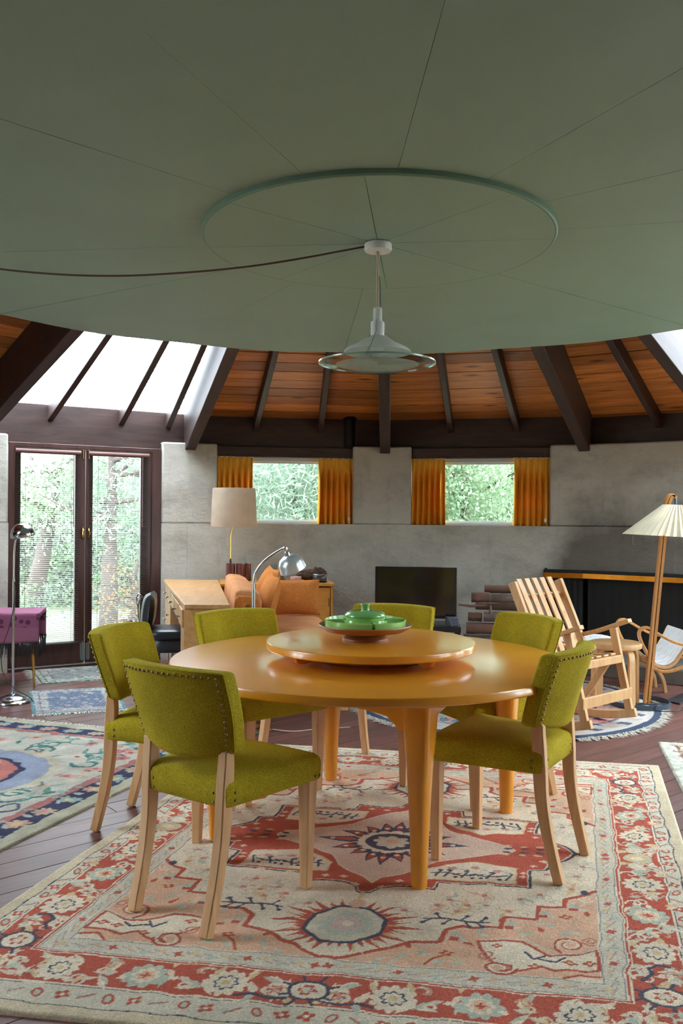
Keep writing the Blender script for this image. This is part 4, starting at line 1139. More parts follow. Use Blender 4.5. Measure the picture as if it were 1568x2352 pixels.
# ================================================================== CURTAINS
def curtain(bay, x0, x1, label, flare=0.0, cord=None):
    c = tag(empty('curtain', matrix=bay_matrix(bay)), label, 'curtain', 'mustard pinch pleat curtains')
    np_ = 6; nu, nv = np_ * 14, 26; zt, zb = 1.866, 1.232; W = x1 - x0
    rr = random.Random(int((x0 + 3) * 1000)); ph = [rr.uniform(-.5, .5) for _ in range(np_ + 2)]; am = [rr.uniform(.7, 1.25) for _ in range(np_ + 2)]
    def fn(u, v):
        z = zt + (zb - zt) * v
        k = u * np_; i = int(min(k, np_ - 1e-6)); f = k - i
        # header gather, pinch, then open folds
        pin = math.exp(-((v - .13) / .06) ** 2)
        a = (.010 + .036 * min(1, max(0, (v - .1) / .3)) * am[i]) * (1 - .6 * pin)
        s = math.sin(2 * math.pi * (f + .12 * ph[i] * v))
        s = math.copysign(abs(s) ** .75, s)
        fl = flare * v * v * (u - .5) * 2
        x = x0 + W * u + fl + .010 * (1 - pin) * math.sin(4 * math.pi * f) * v
        zz = z + (.004 * math.sin(9 * u) if v > .98 else 0)
        return (x, .060 - a * s, zz)
    MB().grid(fn, nu, nv).build('cloth', CURT, c, smooth=80, solid=.002)
    MB().tube([(x0 - .01, .062, zt - .008), (x1 + .01, .062, zt - .008)], .006, 8).build('rail', ALU, c)
    if cord:
        MB().tube([(cord, .012, 1.60), (cord, .010, 1.45), (cord - .004, .008, 1.31)], .0016, 5).build('pull_cord', CREAMC, c)
        MB().lathe([(.004, 1.31), (.008, 1.30), (.013, 1.285), (.011, 1.272), (.004, 1.268)], 12, (cord - .004, .008, 0)).build('pull_weight', ALU, c, smooth=60)
    return c
curtain((-3, 0), -.664, -.335, 'mustard curtain behind the cream drum lampshade')
curtain((-3, 0), .285, .612, 'mustard curtain beside the pier carrying the stove pipe, between drum lamp and pier', .012, .575)
curtain((0, 3), -.664, -.350, 'mustard curtain directly above the television', .010)
curtain((0, 3), .290, .612, 'mustard curtain with hanging pull weight above the log pile', .012, .575)

# ================================================================== LEFT SIDE
# chrome floor lamp by the doors
fl1 = tag(empty('floor_lamp', (-2.284, 6.03, 0)), 'chrome gooseneck floor lamp standing by the purple draped bench', 'lamp')
MB().lathe([(.125, 0), (.13, .004), (.128, .014), (.112, .022), (.108, .028), (.09, .034), (.084, .040), (.05, .052), (.022, .058), (.012, .075)], 48).build('base', CHROME, fl1, smooth=35)
MB().tube([(0, 0, .05), (0, 0, .86)], .0098, 14).build('pole', CHROME, fl1, smooth=50)
MB().tube(catmull([(0, 0, .85), (0, 0, .95), (.002, 0, 1.05), (.012, -.004, 1.12), (.036, -.01, 1.165)], 6), .0072, 10).build('gooseneck', CHROME, fl1, smooth=60)
hd = MB().lathe([(.082, -.05), (.084, -.046), (.080, -.02), (.066, .012), (.042, .034), (.038, .036), (.024, .040), (.006, .042), (.004, .039), (.036, .032), (.064, .008), (.077, -.02), (.08, -.05)], 40)
hd.build('lamp_shade', CHROME, fl1, smooth=40, matrix=Matrix.Translation((.055, -.005, 1.205)) @ Matrix.Rotation(R(-8), 4, 'Y') @ Matrix.Rotation(R(10), 4, 'X'))
MB().lathe([(.016, -.02), (.018, 0), (.014, .012)], 16).build('swivel', CHROME, fl1, smooth=50, matrix=Matrix.Translation((.038, -.075, 1.172)) @ Matrix.Rotation(R(60), 4, 'X'))
MB().tube(catmull([(.012, -.012, .84), (.014, -.012, .7), (-.02, -.03, .52), (-.06, -.03, .40), (-.075, -.02, .3), (-.05, -.04, .2), (.03, -.06, .11), (.11, -.05, .06), (.16, -.04, .012)], 6), .003, 6).build('flex', DARKC, fl1)
# purple draped bench
pb = tag(empty('draped_bench', (-2.66, 6.62, 0), R(12)), 'bench under a mauve printed shawl with black fringe before the glass doors', 'bench')
MB().box(-.75, .33, -.19, .19, .50, .565).build('bench_top', DOORW, pb, bevel=.008)
for x, y in ((.30, -.15), (.10, .15), (-.7, -.15), (-.7, .15)):
    MB().tube([(x + (.02 if x > 0 else -.02), y, 0), (x, y, .5)], [.008, .016], 12).build('leg', BRASS, pb, smooth=50)
def shawl(u, v):
    s = (u - .5) * 1.16; t = (v - .5) * .86
    x0, x1, hy = -.76, .345, .205
    x = -.2 + s; z = .572 + .006 * math.sin(9 * s + 4 * t)
    y = t
    if abs(t) > hy:
        d = abs(t) - hy; y = math.copysign(hy + .012 + .01 * math.sin(22 * s), t); z = .572 - d
    if x > x1:
        d = x - x1; x = x1 + .012; z = min(z, .572 - d)
    return (x, y, z)
sm = N('mauve_printed_shawl'); v = sm.coord()
vo = sm.new('ShaderNodeTexVoronoi'); vo.inputs['Scale'].default_value = 16; sm.link(v, vo.inputs['Vector'])
cA = sm.ramp(vo.outputs['Distance'], [(.28, lin((104, 52, 86))), (.36, lin((150, 90, 118)))])
tcx = sm.new('ShaderNodeTexCoord'); sxy = sm.new('ShaderNodeSeparateXYZ'); sm.link(tcx.outputs['Object'], sxy.inputs[0])
band_ = sm.ramp(sxy.outputs['Z'], [(.46, (0, 0, 0)), (.465, (1, 1, 1)), (.56, (1, 1, 1)), (.57, (0, 0, 0))])
sm.set(sm.mix(band_, lin((158, 100, 124)), cA), .85, 0, 0, .2); sm.bump(sm.noise(v, 200, 2), .3, .003)
MB().grid(shawl, 70, 44).build('shawl', sm.m, pb, smooth=70, solid=.003)
m = MB()
for i in range(260):
    t = i / 259; x = -.76 + 1.12 * t
    for sgn in (-1, 1):
        y = sgn * .217; z = .352; ln = random.uniform(.085, .115); dx = random.gauss(0, .006)
        m.add([(x - .0022, y, z), (x + .0022, y, z), (x + .0014 + dx, y + random.gauss(0, .004), z - ln), (x - .0014 + dx, y + random.gauss(0, .004), z - ln)], [(0, 1, 2, 3)])
for i in range(100):
    y = -.21 + .42 * i / 99; x = .358; ln = random.uniform(.085, .115); dy = random.gauss(0, .006)
    m.add([(x, y - .0022, .345), (x, y + .0022, .345), (x + random.gauss(0, .004), y + .0014 + dy, .345 - ln), (x, y - .0014 + dy, .345 - ln)], [(0, 1, 2, 3)])
o = m.build('fringe', DARKC, pb); o['kind'] = 'stuff'
pc = tag(pillow(.42, .36, .12).build('bolster_cushion', plain('mauve_brown_cloth', (112, 88, 96), .9), None, smooth=80), 'mauve brown cushion standing on the draped bench against the concrete', 'cushion')
pc.matrix_world = Matrix.Translation((-2.90, 6.60, .765)) @ Matrix.Rotation(R(38), 4, 'Z') @ Matrix.Rotation(R(-8), 4, 'X')

# desk (wedge shaped)
dk = tag(empty('desk', (-1.1, 6.4, 0)), 'wedge shaped light oak desk with small knobs, beside the orange sofa', 'desk')
DQ = [(-.983, 5.43), (-.698, 5.43), (-1.067, 7.5), (-1.539, 7.5)]
DL = [(x + 1.1, y - 6.4) for x, y in DQ]
def inset(q, d):
    cx = sum(p[0] for p in q) / 4; cy = sum(p[1] for p in q) / 4
    return [(x + (d if x < cx else -d), y + (d if y < cy else -d)) for x, y in q]
MB().prism(DL, .725, .753).build('desktop', DESKW, dk, bevel=.004)
NLd, NRd, FRd, FLd = [Vector(p) for p in inset(DL, .018)]
def lerp(a, b, t): return a + (b - a) * t
def block(t0, t1, z0, z1, name, mat, l=0.0, r=1.0):
    q = [lerp(lerp(NLd, FLd, t), lerp(NRd, FRd, t), s) for t, s in ((t0, l), (t0, r), (t1, r), (t1, l))]
    return MB().prism([(p.x, p.y) for p in q], z0, z1).build(name, mat, dk, bevel=.003, seg=1)
block(0, .16, .05, .725, 'near_pedestal', DESKW, .05)
block(.62, 1, .05, .725, 'far_pedestal', DESKW, .05)
block(.16, .62, .2, .725, 'modesty_panel', DESKW, .85, .98)
block(.16, .62, .60, .725, 'drawer_case', DESKW, .05)
for t0, t1, z0, z1, kn in ((.01, .15, .60, .715, 1), (.17, .385, .61, .715, 1), (.395, .61, .61, .715, 1), (.63, .80, .60, .715, 1), (.81, .99, .60, .715, 1), (.63, .80, .44, .59, 1), (.63, .80, .28, .43, 1), (.81, .99, .28, .59, 1)):
    dr = block(t0, t1, z0, z1, 'drawer', DESKW, .0, .05)
    p = lerp(NLd, FLd, (t0 + t1) / 2); d = (FLd - NLd).normalized(); nx = Vector((-d.y, d.x))
    MB().lathe([(.004, 0), (.004, .012), (.011, .018), (.011, .024), (.004, .027)], 12).build('knob', STEEL, dr, smooth=50,
        matrix=Matrix.Translation((p.x, p.y, (z0 + z1) / 2)) @ Vector((nx.x, nx.y, 0)).to_track_quat('Z', 'Y').to_matrix().to_4x4())
for t in (.03, .97):
    for s in (.1, .9):
        p = lerp(lerp(NLd, FLd, t), lerp(NRd, FRd, t), s); MB().box(p.x - .018, p.x + .018, p.y - .018, p.y + .018, 0, .06).build('foot', DESKW, dk)

# black desk chair
oc_ = tag(empty('desk_chair', (-1.23, 6.28, 0), R(8)), 'black leatherette posture chair with chrome frame at the oak desk', 'chair')
MB().xf(Matrix.Identity(4))
pth = slab(round_rect(-.17, .22, -.19, .19, .09), [(.06, .43), (0, .44), (-.02, .465), (.0, .485), (.1, .497), (.5, .502)])
pth.build('seat', BLACKL, oc_, smooth=60)
slab(round_rect(-.15, .20, -.17, .17, .09), [(.08, .335), (0, .35), (0, .40), (.06, .43)]).build('seat_base', BLACKL, oc_, smooth=60)
bk = pillow(.36, .27, .10, 14, .35); bk.v = [(x, y + .6 * x * x, z) for x, y, z in bk.v]
bo = bk.build('backrest', BLACKL, oc_, smooth=70, matrix=Matrix.Translation((-.165, 0, .62)) @ Matrix.Rotation(R(-90), 4, 'Z') @ Matrix.Rotation(R(-6), 4, 'X'))
MB().ribbon(catmull([(-.215, 0, .72), (-.235, 0, .66), (-.23, 0, .56), (-.20, 0, .46), (-.12, 0, .40)], 6), .04, .008, (0, 1, 0)).build('back_spring', CHROME, oc_, smooth=40)
MB().tube(catmull([(-.2, -.03, .72), (-.23, -.05, .745), (-.245, -.05, .70), (-.235, -.03, .64)], 5), .004, 6).build('back_bracket', CHROME, oc_, smooth=50)
MB().tube([(-.235, -.012, .535), (-.275, -.012, .54)], .006, 8).build('adjuster', CHROME, oc_); MB().lathe([(.014, -.01), (.016, 0), (.014, .01)], 10).build('adjuster_knob', CHROME, oc_, matrix=Matrix.Translation((-.282, -.012, .54)) @ Matrix.Rotation(R(90), 4, 'Y'))
MB().tube([(0, 0, .07), (0, 0, .36)], .022, 12).build('column', CHROME, oc_, smooth=50)
for j in range(4):
    a = R(45 + 90 * j); MB().tube([(0, 0, .09), (.22 * math.cos(a), .22 * math.sin(a), .05)], [.016, .012], 8).build('foot_spoke', CHROME, oc_, smooth=50)
    MB().lathe([(.018, 0), (.024, .012), (.024, .03), (.012, .045)], 10, (.22 * math.cos(a), .22 * math.sin(a), 0)).build('castor', BLACK, oc_, smooth=50)

# orange sofa, running in depth and facing right
sf = tag(empty('sofa', (-.735, 5.72, 0), R(9.96)), 'wooden framed sofa upholstered in orange wool in front of the low cabinet', 'sofa')
bkp = [(-.005, .40), (.035, .80), (.055, .825), (.15, .815), (.20, .79), (.215, .74), (.20, .40)]
m = MB().prism_y(bkp, .0, 1.58); m.build('back_cushion', TAN, sf, bevel=.03, seg=4, smooth=40)
MB().prism_y([(.0, .40), (.035, .76), (.06, .785), (.15, .778), (.195, .755), (.21, .70), (.20, .40)], -.02, .02).build('end_panel', ORANGE, sf, bevel=.012, seg=3)
slab(round_rect(.17, .80, .03, 1.56, .05), [(.03, .32), (0, .335), (0, .45), (.02, .472), (.08, .482), (.5, .488)]).build('seat_cushion', TAN, sf, smooth=60)
MB().box(.0, .80, .02, 1.57, .24, .32).build('seat_frame', AMBERC, sf, bevel=.006)
for y in (-.02, 1.56):
    MB().box(.10, .155, y, y + .045, 0, .735).build('post', BIRCH, sf, bevel=.006)
    MB().box(.745, .80, y, y + .045, 0, .5).build('post', BIRCH, sf, bevel=.006)
for y in (1.545,):
    MB().box(.10, .80, y + .01, y + .055, .5, .545).build('arm', BIRCH, sf, bevel=.006)
sM = sf.matrix_basis.copy()
def soft(name, w, h, t, M, label, mat=None):
    o = pillow(w, h, t).build(name, mat or ORANGE, None, smooth=80); o.matrix_world = sM @ M
    return tag(o, label, 'cushion', 'orange sofa cushions')
RZ = lambda a: Matrix.Rotation(R(a), 4, 'Z'); RX = lambda a: Matrix.Rotation(R(a), 4, 'X'); RY = lambda a: Matrix.Rotation(R(a), 4, 'Y')
TR = lambda *p: Matrix.Translation(p)
soft('back_pillow', .70, .44, .13, TR(.275, .40, .685) @ RZ(90) @ RX(16), 'orange wool back pad leaning on the end of the sofa back behind the gooseneck lamp')
soft('back_pillow', .62, .46, .15, TR(.315, 1.02, .69) @ RZ(92) @ RX(20), 'long orange wool pad leaning on the sofa back between the other two cushions')
soft('scatter_cushion', .42, .30, .13, TR(.60, 1.40, .635) @ RZ(-4) @ RX(-14), 'squarish orange wool scatter cushion propped upright before the low cabinet')

# chrome gooseneck lamp by the sofa
g2 = tag(empty('floor_lamp', (-.535, 5.30, 0)), 'chrome bent-neck floor lamp with dome shade in front of the orange sofa', 'lamp')
MB().lathe([(.12, 0), (.125, .006), (.11, .02), (.06, .034), (.02, .045), (.012, .06)], 40).build('base', CHROME, g2, smooth=40)
MB().tube([(0, 0, .04), (0, 0, .86)], .0115, 14).build('pole', CHROME, g2, smooth=50)
MB().tube(catmull([(0, 0, .85), (0, 0, .905), (.006, 0, .95), (.03, 0, .998), (.075, 0, 1.045), (.13, 0, 1.085), (.185, 0, 1.117)], 6), .0085, 10).build('neck', CHROME, g2, smooth=60)
Mh = TR(.192, -.01, 1.115) @ RY(-20) @ RX(14)
MB().lathe([(.006, .014), (.014, .008), (.016, -.004), (.012, -.016), (.016, -.022), (.018, -.05), (.026, -.055), (.03, -.06)], 20).build('swivel', CHROME, g2, smooth=40, matrix=Mh)
MB().lathe([(.02, -.048), (.034, -.05), (.062, -.066), (.078, -.095), (.081, -.12), (.084, -.145), (.081, -.146), (.078, -.12), (.074, -.096), (.058, -.07), (.02, -.056)], 40).build('lamp_shade', SATIN, g2, smooth=35, matrix=Mh)
MB().lathe([(.01, -.06), (.025, -.09), (.028, -.115), (.012, -.136)], 16).build('bulb', WHITE, g2, smooth=60, matrix=Mh)
MB().tube(catmull([(.1, 0, .008), (.25, -.05, .006), (.42, .02, .006), (.6, .06, .006)], 6), .0035, 6).build('flex', CREAMC, g2)

# low cabinet along the wall
Mc = bay_matrix((-3, 0))
cb = tag(empty('cabinet', matrix=Mc @ TR(-.10, -.35, 0)), 'low amber wood cabinet with sliding doors standing along the concrete wall', 'cabinet')
CXL, CXR = -.52, .44
MB().box(CXL - .012, CXR + .012, -.30, .30, .705, .73).build('top', AMBERC, cb, bevel=.004)
MB().box(CXL, CXR, -.16, .295, .06, .705).build('body', AMBERC, cb, bevel=.003)
MB().box(CXL, CXL + .022, -.28, -.16, .06, .705).build('end_panel', AMBERC, cb)
MB().box(CXR - .022, CXR, -.28, -.16, .06, .705).build('end_panel', AMBERC, cb)
MB().box(CXL + .022, CXR - .022, -.28, -.16, .06, .09).build('bottom_rail', AMBERC, cb)
MB().box(CXR - .022, CXR, -.29, -.279, .07, .70).build('end_stile', AMBERC, cb)
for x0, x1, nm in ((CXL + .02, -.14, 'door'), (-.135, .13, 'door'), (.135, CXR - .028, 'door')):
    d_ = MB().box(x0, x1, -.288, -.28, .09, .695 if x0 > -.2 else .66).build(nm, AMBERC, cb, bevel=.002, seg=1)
    MB().box(x1 - .012, x1 - .006, -.290, -.286, .53, .60).build('slot_shade', BLACK, d_)  # black strip laid on for the shade inside a finger slot
for x in (CXL + .05, CXR - .05):
    for y in (-.23, .24): MB().box(x - .02, x + .02, y - .02, y + .02, 0, .06).build('foot', AMBERC, cb)
CT = .7305
def on_cab(x, y, z=0): return Mc @ TR(-.10 + x, -.35 + y, CT + z)
# drum lamp
dl = tag(empty('table_lamp', matrix=on_cab(-.385, .02)), 'tall table lamp with cream drum shade and crooked brass stem on the cabinet', 'lamp')
for x, y, r_ in ((-.055, 0, .042), (.035, 0, .042), (.095, .02, .032)):
    MB().lathe([(r_, 0), (r_, .155), (r_ - .004, .158)], 28, (x, y, 0)).build('base_drum', REDW, dl, smooth=40)
MB().tube([(-.055, 0, .15), (-.055, 0, .40), (-.05, 0, .43), (-.028, 0, .49), (-.028, 0, .55)], .005, 8).build('stem', BRASS, dl, smooth=40)
MB().lathe([(.011, .15), (.009, .18), (.006, .2)], 12, (-.055, 0, 0)).build('collar', BLACK, dl, smooth=50)
MB().lathe([(.203, .482), (.204, .484), (.190, .822), (.188, .824), (.186, .82), (.2, .484)], 56, (-.028, 0, 0), cap=False).build('drum_shade', SHADEC, dl, smooth=40)
MB().lathe([(.008, .55), (.03, .6), (.03, .64), (.01, .67)], 16, (-.028, 0, 0)).build('bulb', WHITE, dl, smooth=60)
MB().tube([(-.216, 0, .80), (.16, 0, .80)], .002, 5).build('spider', BRASS, dl)
MB().tube([(-.028, 0, .54), (-.028, 0, .86)], .003, 6).build('finial_rod', BLACK, dl)
jr = tag(MB().lathe([(.030, 0), (.034, .004), (.036, .03), (.03, .045), (.024, .055), (.024, .06), (.028, .062), (.026, .07), (.004, .072)], 24).build('glass_jar', CLEAR, None, smooth=50, matrix=on_cab(-.335, .02, .159)), 'small lidded glass jar standing on the red wooden lamp base', 'jar')
# things on the cabinet
vm = N('painted_pot_glaze'); v = vm.coord()
vo = vm.new('ShaderNodeTexVoronoi'); vo.inputs['Scale'].default_value = 28; vm.link(v, vo.inputs['Vector'])
vm.set(vm.mix(.55, vo.outputs['Color'], lin((150, 140, 92))), .3, 0, .3)
tag(MB().lathe([(.045, 0), (.05, .01), (.056, .05), (.058, .085), (.05, .09), (.046, .085), (.046, .02)], 32).build('painted_pot', vm.m, None, smooth=50, matrix=on_cab(-.085, -.13)), 'painted multicolour pottery pot on the cabinet under the dark plate', 'pot')
tag(MB().lathe([(.03, 0), (.085, .004), (.09, .010), (.085, .011), (.03, .007)], 36).build('dark_plate', BLACK, None, smooth=50, matrix=on_cab(-.075, -.12, .0905)), 'thin dark plate balanced on the painted pot', 'plate')
tag(MB().lathe([(.026, 0), (.028, .003), (.028, .06), (.025, .06), (.025, .006)], 24).build('glass_tumbler', CLEAR, None, smooth=50, matrix=on_cab(-.065, -.12, .1005)), 'clear glass tumbler standing on the dark plate', 'glass')
tag(MB().lathe([(.03, 0), (.05, .004), (.03, .05), (.022, .075), (.02, .075)], 20).build('stone_stand', plain('grey_green_stone', (128, 130, 112), .8), None, smooth=40, matrix=on_cab(.0, -.02)), 'grey green stoneware stand behind the painted pot', 'vase')
PK = plain('pink_terracotta', (200, 150, 140), .8)
for i in range(4):
    tag(MB().lathe([(.046, 0), (.048, .002), (.048, .010), (.046, .012)], 28).build('coaster', PK, None, smooth=40, matrix=on_cab(.125 + .002 * (i % 2), -.15, .0123 * i)), 'round pink coaster in the small stack on the cabinet, %s of four' % ('lowest', 'second from bottom', 'third from bottom', 'topmost')[i], 'coaster', 'pink coasters stacked on the cabinet')
gd = pillow(.13, .075, .10, 12, .55); tag(gd.build('ceramic_gourd', plain('dark_glazed_ceramic', (74, 66, 68), .25, 0, .1, 8, coat=.3), None, smooth=80, matrix=on_cab(.335, -.17, .037)), 'dark glossy flattened ceramic gourd on the cabinet end', 'ornament')
bm_ = bmesh.new(); bmesh.ops.create_icosphere(bm_, subdivisions=4, radius=1)
for vv in bm_.verts:
    p = vv.co.copy(); n_ = .12 * math.sin(9 * p.x + 3 * p.z) * math.sin(8 * p.y + 2) + random.uniform(-.05, .05); vv.co = Vector((p.x * .13, p.y * .055, p.z * .05 + (.02 if p.x > .2 else 0))) * (1 + n_)
zmin = min(v_.co.z for v_ in bm_.verts)
for vv in bm_.verts: vv.co.z -= zmin
me = bpy.data.meshes.new('gnarled_root'); bm_.to_mesh(me); bm_.free(); me.materials.append(plain('gnarled_brown_root', (88, 66, 52), .9, 0, .35, 30, .8, 40))
o = bpy.data.objects.new('gnarled_root', me); COL.objects.link(o); o.matrix_world = on_cab(.28, -.02); tag(o, 'gnarled brown root lying on the cabinet behind the dark gourd', 'root')

# ================================================================== TELEVISION AND LOGS
tv = tag(empty('television', (.635, 7.32, 0), R(-4)), 'black flat television on a low black stand against the wall', 'television')
MB().box(-.345, .345, -.02, .025, .455, .89).build('casing', BLACK, tv, bevel=.006)
MB().box(-.33, .33, -.0225, -.019, .482, .876).build('screen', SCREEN, tv)
MB().box(-.03, .03, 0, .02, .425, .46).build('neck', BLACK, tv); MB().box(-.16, .16, -.08, .1, .405, .425).build('foot', BLACK, tv, bevel=.006)
ts = tag(empty('television_stand', (.64, 7.36, 0), R(-4)), 'low dark stand under the television', 'stand')
MB().box(-.40, .37, -.20, .22, .36, .405).build('top', BLACK, ts, bevel=.004)
MB().box(-.40, .37, -.19, .22, .08, .12).build('shelf', BLACK, ts, bevel=.004)
for x in (-.39, .34):
    MB().box(x, x + .025, -.2, .22, 0, .36).build('side', BLACK, ts)
GB = plain('grey_box', (74, 80, 92), .5)
tag(MB().box(-.05, .05, -.05, .05, 0, .075).build('media_box', GB, None, bevel=.006, loc=(.93, 7.22, .405)), 'small grey box on the stand beside the television foot', 'box')
rm = tag(MB().box(-.008, .008, -.012, .012, 0, .09).build('remote_control', GB, None, bevel=.003), 'thin grey remote control standing in front of the grey box', 'remote')
rm.matrix_world = TR(.925, 7.165, .404) @ RY(-24) @ RX(-8)
def log(x0, x1, z0, z1, y, mat, label, seed, sq=0):
    rr = random.Random(seed); L = x1 - x0; r = (z1 - z0) / 2; n = 14; rings = []
    pr = [rr.uniform(.8, 1.0) for _ in range(n)]
    for i in range(9):
        t = i / 8; dx = rr.uniform(-.004, .004)
        rings.append([(-L / 2 + L * t, r * pr[j] * (1 + rr.uniform(-.05, .05)) * math.cos(2 * math.pi * j / n) + dx, r * pr[j] * (1 + rr.uniform(-.05, .05)) * math.sin(2 * math.pi * j / n)) for j in range(n)])
    m = MB().loft(rings, cap=False)
    lg = tag(empty('firewood_log', ((x0 + x1) / 2, y, (z0 + z1) / 2), R(rr.uniform(-6, 6) - 12)), label, 'log', 'split firewood logs in the pile')
    m.build('bark', mat, lg, smooth=60)
    for i, nm in ((0, 'cut_end'), (8, 'cut_end')):
        MB().add(rings[i], [tuple(range(n))]).build(nm, LOGEND, lg)
    return lg
LG = [(1.235, 1.56, .66, .733, 7.42, BARK2, 'reddish split log, topmost of the firewood pile'), (1.11, 1.265, .583, .685, 7.34, BARK2, 'short thick block with a sawn end in the firewood pile'),
      (1.275, 1.55, .583, .66, 7.36, BARK, 'grey log just beneath the topmost reddish log'), (1.16, 1.55, .512, .580, 7.42, BARK2, 'dark brown log in the third layer of the firewood pile'),
      (1.21, 1.55, .425, .515, 7.30, BARK, 'pale grey weathered log with a broken branch stub'), (1.09, 1.205, .420, .505, 7.38, BARK2, 'short dark log end beside the pale weathered log'),
      (1.067, 1.55, .318, .422, 7.32, BARK2, 'thick reddish log beneath the pale weathered log'), (1.05, 1.55, .21, .318, 7.36, BARK, 'brown log in the second layer up from the floor'),
      (1.06, 1.55, .10, .21, 7.34, BARK2, 'dark log in the layer just above the bottom one'), (1.05, 1.56, .0, .10, 7.36, BARK, 'bottom log of the firewood pile on the floor')]
for i, a in enumerate(LG):
    lg = log(*a, seed=20 + i)
    if i == 4: MB().tube([(-.11, -.02, .03), (-.112, -.03, .10)], [.014, .008], 8).build('branch_stub', BARK, lg, smooth=60)
tag(MB().tube([(.995, 7.30, .575), (1.1, 7.30, .563), (1.235, 7.31, .57)], [.008, .012, .01], 8).build('stick', BARK2, None, smooth=60), 'thin stick poking out of the firewood pile toward the television', 'stick')

# ================================================================== RIGHT SIDE
# slatted rocking chair
rk = tag(empty('rocking_chair', (1.43, 5.545, .012), R(-48.7)), 'pale slatted wooden rocking chair on the round fringed rug', 'chair')
def board(pts, w, h, name, mat=BIRCH, parent=None, side=(0, 1, 0), bevel=.004):
    return MB().ribbon(pts, w, h, side).build(name, mat, parent or rk, bevel=bevel, seg=2, smooth=40)
for s in (-1, 1):
    y = s * .25
    xs = np.linspace(-.50, .37, 16)
    board([(x, y, .026 + .42 * x * x) for x in xs], .030, .052, 'rocker')
    board([(-.215, y, .885), (-.10, y, .64), (0.0, y, .42), (.03, y, .36)], .032, .055, 'back_stile')
    board([(.205, y, .60), (.235, y, .47), (.325, y, .085)], .030, .048, 'front_leg')
    board([(.19, y * .9, .395), (.06, y * .9, .20), (-.06, y * .9, .05)], .028, .045, 'brace')
    board([(-.06, y, .33), (-.16, y, .18), (-.24, y, .07)], .030, .045, 'rear_leg')
    board(catmull([(-.05, y + s * .02, .525), (.08, y + s * .02, .565), (.20, y + s * .02, .612), (.31, y + s * .02, .655)], 4), .05, .026, 'arm')
    board([(-.02, y, .385), (.12, y, .40), (.27, y, .428)], .028, .048, 'seat_rail')
for j in range(5):
    y = (j - 2) * .083
    board(catmull([(-.235, y, .905), (-.185, y, .815), (-.12, y, .69), (-.055, y, .56), (-.005, y, .44)], 4), .054, .012, 'back_slat')
    board([(.01, y, .408), (.14, y, .412), (.26, y, .445)], .054, .012, 'seat_slat')
    for x, z in ((-.166, .80),): MB().lathe([(.005, 0), (.004, .003), (.001, .004)], 8).build('screw', STEEL, rk, matrix=TR(x + .012, y, z + .005) @ RY(62))
MB().box(-.02, .02, -.25, .25, -.011, .011).build('back_rail', BIRCH, rk, bevel=.003, matrix=TR(-.196, 0, .79) @ RY(26) @ RY(90))
MB().box(-.02, .02, -.25, .25, -.011, .011).build('back_rail', BIRCH, rk, bevel=.003, matrix=TR(-.035, 0, .47) @ RY(26) @ RY(90))
MB().box(.25, .275, -.25, .25, .385, .435).build('seat_front_rail', BIRCH, rk, bevel=.004)
MB().box(.312, .330, -.275, .275, .165, .232).build('front_stretcher', BIRCH, rk, bevel=.004)
MB().box(-.30, -.282, -.25, .25, .06, .11).build('rear_stretcher', BIRCH, rk, bevel=.004)

# bent leg stool
st = tag(empty('round_stool', (1.925, 6.05, .011), R(20)), 'round birch stool with bent L shaped legs behind the rocking chair', 'stool')
MB().lathe([(.17, .40), (.176, .403), (.178, .41), (.178, .43), (.175, .437), (.168, .44)], 56).build('seat', BIRCH, st, smooth=40)
for j in range(4):
    a = R(90 * j); ca, sa = math.cos(a), math.sin(a)
    pth = catmull([(.05 * ca, .05 * sa, .392), (.12 * ca, .12 * sa, .391), (.155 * ca, .155 * sa, .380), (.170 * ca, .170 * sa, .345), (.174 * ca, .174 * sa, .28), (.178 * ca, .178 * sa, .0)], 5)
    MB().ribbon(pth, .05, .022, (-sa, ca, 0)).build('leg', BIRCH, st, bevel=.004, seg=2, smooth=45)

# laminated floor lamp with pleated shade
al = tag(empty('pleated_lamp', (2.15, 6.06, .006)), 'honey wood floor lamp with pleated cream shade on a steel ring base', 'lamp')
MB().loft([[(-.05 + r_ * math.cos(2 * math.pi * j / 64), r_ * math.sin(2 * math.pi * j / 64), z) for j in range(64)] for r_, z in ((.205, 0), (.205, .038), (.198, .038), (.198, 0), (.205, 0))], cap=False).build('base_ring', RIBBON, al, smooth=30)
MB().box(-.24, .15, -.02, .02, .004, .012).build('base_bar', RIBBON, al, bevel=.002)
for s in (-1, 1):
    base = [(0, 0, .012), (.035, 0, .40), (.07, 0, .80), (.098, 0, 1.10), (.122, 0, 1.34), (.134, 0, 1.42), (.152, 0, 1.462), (.172, 0, 1.472), (.190, 0, 1.458)]
    pth = []
    for i, p in enumerate(base):
        k = .0125 if i < 6 else .0125 * (1 - (i - 5) / 4.5)
        pth.append((p[0] + s * k, p[1], p[2] - (.004 * s if i > 5 else 0)))
    MB().ribbon(catmull(pth, 5), .034, .019, (0, 1, 0)).build('laminated_strip', HONEY, al, bevel=.003, seg=2, smooth=40)
for z in (.02, .30, .75, 1.2): MB().box(.0886 * z - .012, .0886 * z + .012, -.010, .010, z, z + .02).build('spacer', HONEY, al)
Ms = TR(.195, 0, 0) @ TR(0, 0, 1.2) @ RY(2.5) @ TR(0, 0, -1.2)
npl = 46; m = MB(); rings = []
for r_, z, amp in ((.092, 1.405, .005), (.21, 1.30, .012), (.338, 1.185, .019)):
    rings.append([((r_ + amp * (1 if j % 2 else -1)) * math.cos(math.pi * j / npl), (r_ + amp * (1 if j % 2 else -1)) * math.sin(math.pi * j / npl), z) for j in range(npl * 2)])
m.loft(rings, cap=False).build('pleated_shade', PLEAT, al, matrix=Ms, solid=.0015)
